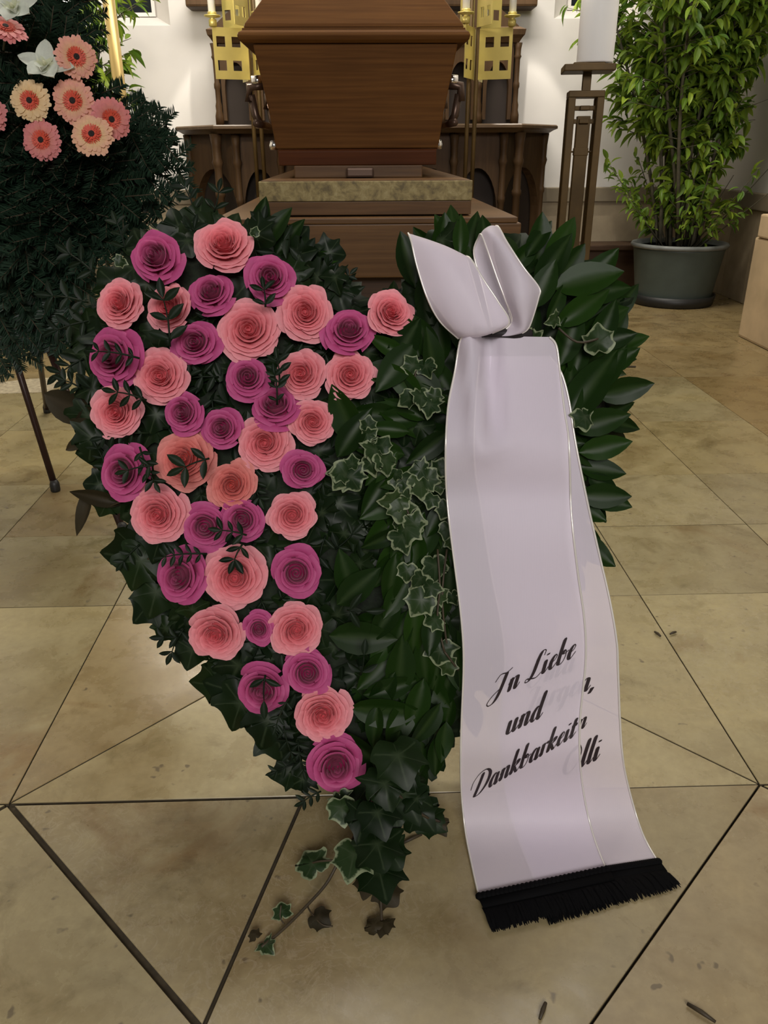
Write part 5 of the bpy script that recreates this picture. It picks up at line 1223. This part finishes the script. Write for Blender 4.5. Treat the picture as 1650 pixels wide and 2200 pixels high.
grid_surface([[(1070,722,.112),(1090,722,.118),(1105,720,.12),(1122,716,.115)],
              [(1100,690,.115),(1116,703,.13),(1128,706,.132),(1138,700,.12)],
              [(1086,645,.128),(1110,650,.148),(1135,650,.148),(1157,640,.13)],
              [(1068,597,.13),(1100,600,.15),(1130,600,.152),(1158,618,.132)],
              [(1050,545,.13),(1078,545,.148),(1100,548,.150),(1125,575,.135)],
              [(1035,505,.125),(1050,498,.138),(1070,505,.14),(1090,522,.13)],
              [(1027,512,.11),(1038,496,.118),(1052,486,.12),(1066,485,.115)],
              [(1018,545,.10),(1030,540,.10),(1045,540,.10),(1058,540,.10)],
              [(1035,610,.098),(1050,612,.098),(1065,615,.098),(1080,620,.098)],
              [(1060,715,.10),(1075,716,.10),(1090,716,.10),(1105,714,.10)]], 'bow_loop')
V, F = [], []
for i in range(13):
    a = math.pi * (i / 12 - 0.5) * 1.2
    for j in range(7):
        s = -1 + j / 3; px = 1080 + 62 * math.sin(a) / math.sin(math.pi * .6); py = 715 + 10 * s * (1 + 0.3 * abs(math.sin(a))) + 3 * math.sin(a); V.append(hp(px, py, 0.104 + 0.012 * math.cos(a) - 0.003 * s * s) - RO)
for i in range(12):
    for j in range(6): F.append([i * 7 + j, i * 7 + j + 1, (i + 1) * 7 + j + 1, (i + 1) * 7 + j])
M_BAND = plain('dark_tie', (0.012, 0.008, 0.010), 0.6)
robj2('tie_band', (V, F), M_BAND, ribbon)['label'] = 'dark tie behind the bow'

# printed script: pointed-pen strokes laid on the ribbon
GLY = {
 'I': (1.25, [[(-.05,1.35),(.25,1.75),(.75,1.68),(1.15,1.85)], [(.78,1.72),(.66,.9),(.50,.15),(.25,-.25),(-.10,-.30),(-.25,-.05),(.05,.35),(.75,.75)]]),
 'L': (1.15, [[(.95,1.45),(.98,1.80),(.72,1.88),(.55,1.45),(.42,.5),(.20,.02),(-.10,.02),(-.05,.22),(.30,.10),(.75,-.02),(1.10,.22)]]),
 'D': (1.45, [[(.55,1.72),(.42,.8),(.25,-.02)], [(-.25,.75),(-.20,1.35),(.20,1.82),(.80,1.85),(1.22,1.35),(1.12,.55),(.70,.02),(.25,-.02)]]),
 'n': (.92, [[(-.05,.55),(.10,.95),(.14,.8),(.12,0)], [(.12,.35),(.32,.88),(.50,.98),(.58,.8),(.56,.2),(.66,0),(.88,.35)]]),
 'm': (1.30, [[(-.05,.55),(.10,.95),(.14,.8),(.12,0)], [(.12,.35),(.32,.9),(.46,.97),(.50,.8),(.48,0)], [(.48,.35),(.70,.9),(.84,.97),(.90,.8),(.88,.2),(.98,0),(1.2,.35)]]),
 'i': (.50, [[(.10,.98),(.10,.2),(.20,0),(.44,.35)], [(.16,1.42),(.13,1.30)]]),
 'e': (.62, [[(.10,.48),(.36,.62),(.45,.86),(.30,1.0),(.12,.72),(.10,.25),(.26,0),(.60,.40)]]),
 'b': (.80, [[(.16,1.95),(.10,1.0),(.10,.2),(.24,0),(.46,.10),(.58,.45),(.54,.82),(.40,.98),(.30,.80),(.44,.70),(.78,.80)]]),
 'u': (.92, [[(.10,.98),(.10,.2),(.22,0),(.40,.15),(.54,.6)], [(.58,.98),(.56,.2),(.66,0),(.90,.35)]]),
 'd': (.92, [[(.50,.85),(.32,1.0),(.10,.60),(.10,.18),(.24,0),(.44,.25),(.54,.6)], [(.66,1.95),(.56,.8),(.56,.18),(.66,0),(.90,.35)]]),
 'a': (.88, [[(.50,.85),(.32,1.0),(.10,.60),(.10,.18),(.24,0),(.44,.25),(.54,.6)], [(.58,.98),(.55,.2),(.65,0),(.88,.35)]]),
 'k': (.82, [[(.16,1.95),(.10,.9),(.08,0)], [(.10,.40),(.34,.92),(.52,.95),(.46,.68),(.18,.52)], [(.22,.55),(.46,.12),(.58,0),(.80,.35)]]),
 'r': (.62, [[(-.02,.55),(.12,.98),(.14,.8),(.12,0)], [(.12,.40),(.30,.90),(.50,.98),(.52,.82)]]),
 't': (.50, [[(.16,1.55),(.10,.8),(.10,.2),(.20,0),(.46,.35)], [(-.08,.98),(.40,1.0)]]),
 'l': (.46, [[(.16,1.95),(.10,.9),(.10,.2),(.20,0),(.42,.35)]]),
 'g': (.90, [[(.50,.85),(.32,1.0),(.10,.60),(.10,.18),(.24,0),(.44,.25),(.54,.6)], [(.58,.98),(.54,.0),(.42,-.6),(.20,-.7),(.10,-.5),(.50,-.1),(.85,.35)]]),
 'o': (.72, [[(.42,.95),(.18,.85),(.08,.35),(.22,0),(.46,.25),(.48,.75),(.36,.97),(.46,.80),(.70,.82)]]),
 'O': (1.35, [[(.60,1.85),(.15,1.35),(.10,.45),(.45,-.02),(.95,.35),(1.1,1.2),(.75,1.85),(.45,1.5)]]),
 'J': (1.1, [[(.2,1.6),(.55,1.85),(1.0,1.75)], [(.85,1.8),(.72,.9),(.58,0),(.3,-.55),(0,-.5),(.1,-.2),(.9,.4)]]),
 ',': (.30, [[(.14,.10),(.12,-.05),(.0,-.30)]]), ' ': (.55, []),
}
def script_mesh(lines, offf, lift):
    V, F = [], []
    for text, (x0, y0_), ex, ey, S in lines:
        cur = 0.0
        for ch in text:
            adv, strokes = GLY[ch]
            for st_ in strokes:
                p = catmull(st_, 7); n0 = len(V); m = len(p)
                for k in range(m):
                    a, b = p[max(0, k - 1)], p[min(m - 1, k + 1)]; dx, dy = b[0] - a[0], b[1] - a[1]; L = math.hypot(dx, dy) or 1
                    wd = 0.034 + 0.118 * max(0, -dy / L) ** 1.5
                    if len(st_) == 2: wd = 0.12
                    e = min(1, min(k, m - 1 - k) / 2 + 0.45); wd *= e
                    # pen held level: the stroke is widened along x, thin strokes along their normal
                    nx, ny = -dy / L, dx / L; h_ = max(0, -dy / L); nx, ny = nx * (1 - h_) + (1 if nx >= 0 else -1) * h_, ny * (1 - h_)
                    if nx * -dy + ny * dx < 0: nx, ny = -nx, -ny
                    for s in (1, -1):
                        gx, gy = p[k][0] + cur + nx * wd * s, p[k][1] + ny * wd * s
                        px = x0 + (gx * ex[0] + gy * ey[0]) * S; py = y0_ + (gx * ex[1] + gy * ey[1]) * S
                        V.append(hp(px, py, offf(px, py) + lift) - RO)
                for k in range(m - 1): F.append([n0 + 2 * k, n0 + 2 * k + 1, n0 + 2 * k + 3, n0 + 2 * k + 2])
            cur += adv
    return V, F
ex, ey = (0.868, -0.50), (0.27, -0.95)
o = obj('lettering', script_mesh([('In Liebe', (1054, 1507), (0.88, -0.47), ey, 32), ('und', (1086, 1580), (0.86, -0.43), ey, 33), ('Dankbarkeit', (1012, 1716), (0.868, -0.525), ey, 29.3)], front_off, 0.0012), M_PRINT, tails['front_tail'], False); o['label'] = 'black script reading In Liebe und Dankbarkeit'
o = obj('lettering', script_mesh([('Oma', (1128, 1482), (0.9, -0.36), ey, 33), ('Jurgen,', (1118, 1540), (0.92, -0.36), ey, 32), ('n', (1238, 1573), ex, ey, 27), ('Olli', (1206, 1668), (0.9, -0.42), ey, 33)], rear_off, 0.0008), M_PRINT, tails['rear_tail'], False); o['label'] = 'black script half hidden by the front tail'

# ================================================================== SMALL BITS ON THE FLOOR
for px, py, dx, dy, L, lab in ((1507, 2176, 34, 22, .9, 'short brown twig lying on the floor near the mottled slab corner'), (1166, 2172, -8, 22, .8, 'small brown plant crumb on the floor below the ribbon fringe'), (1413, 1362, 8, 6, .8, 'tiny dark leaf crumb on the floor, nearer the ribbon of two crumbs'), (1446, 1360, -8, 3, .8, 'tiny dark leaf crumb on the floor, on the pier side of two crumbs'), (886, 1802, 20, -9, 1.0, 'thin dark leaf scrap on the floor under the trailing ivy')):
    A, B = fl(px - dx * L, py - dy * L, 0.003), fl(px + dx * L, py + dy * L, 0.003)
    o = obj('twig', tube([A, A.lerp(B, .5) + Vector((0, 0, .001)), B], [0.0018, 0.0024, 0.0015], 6), M_TWIG, None, True); tag(o, lab, 'twig')
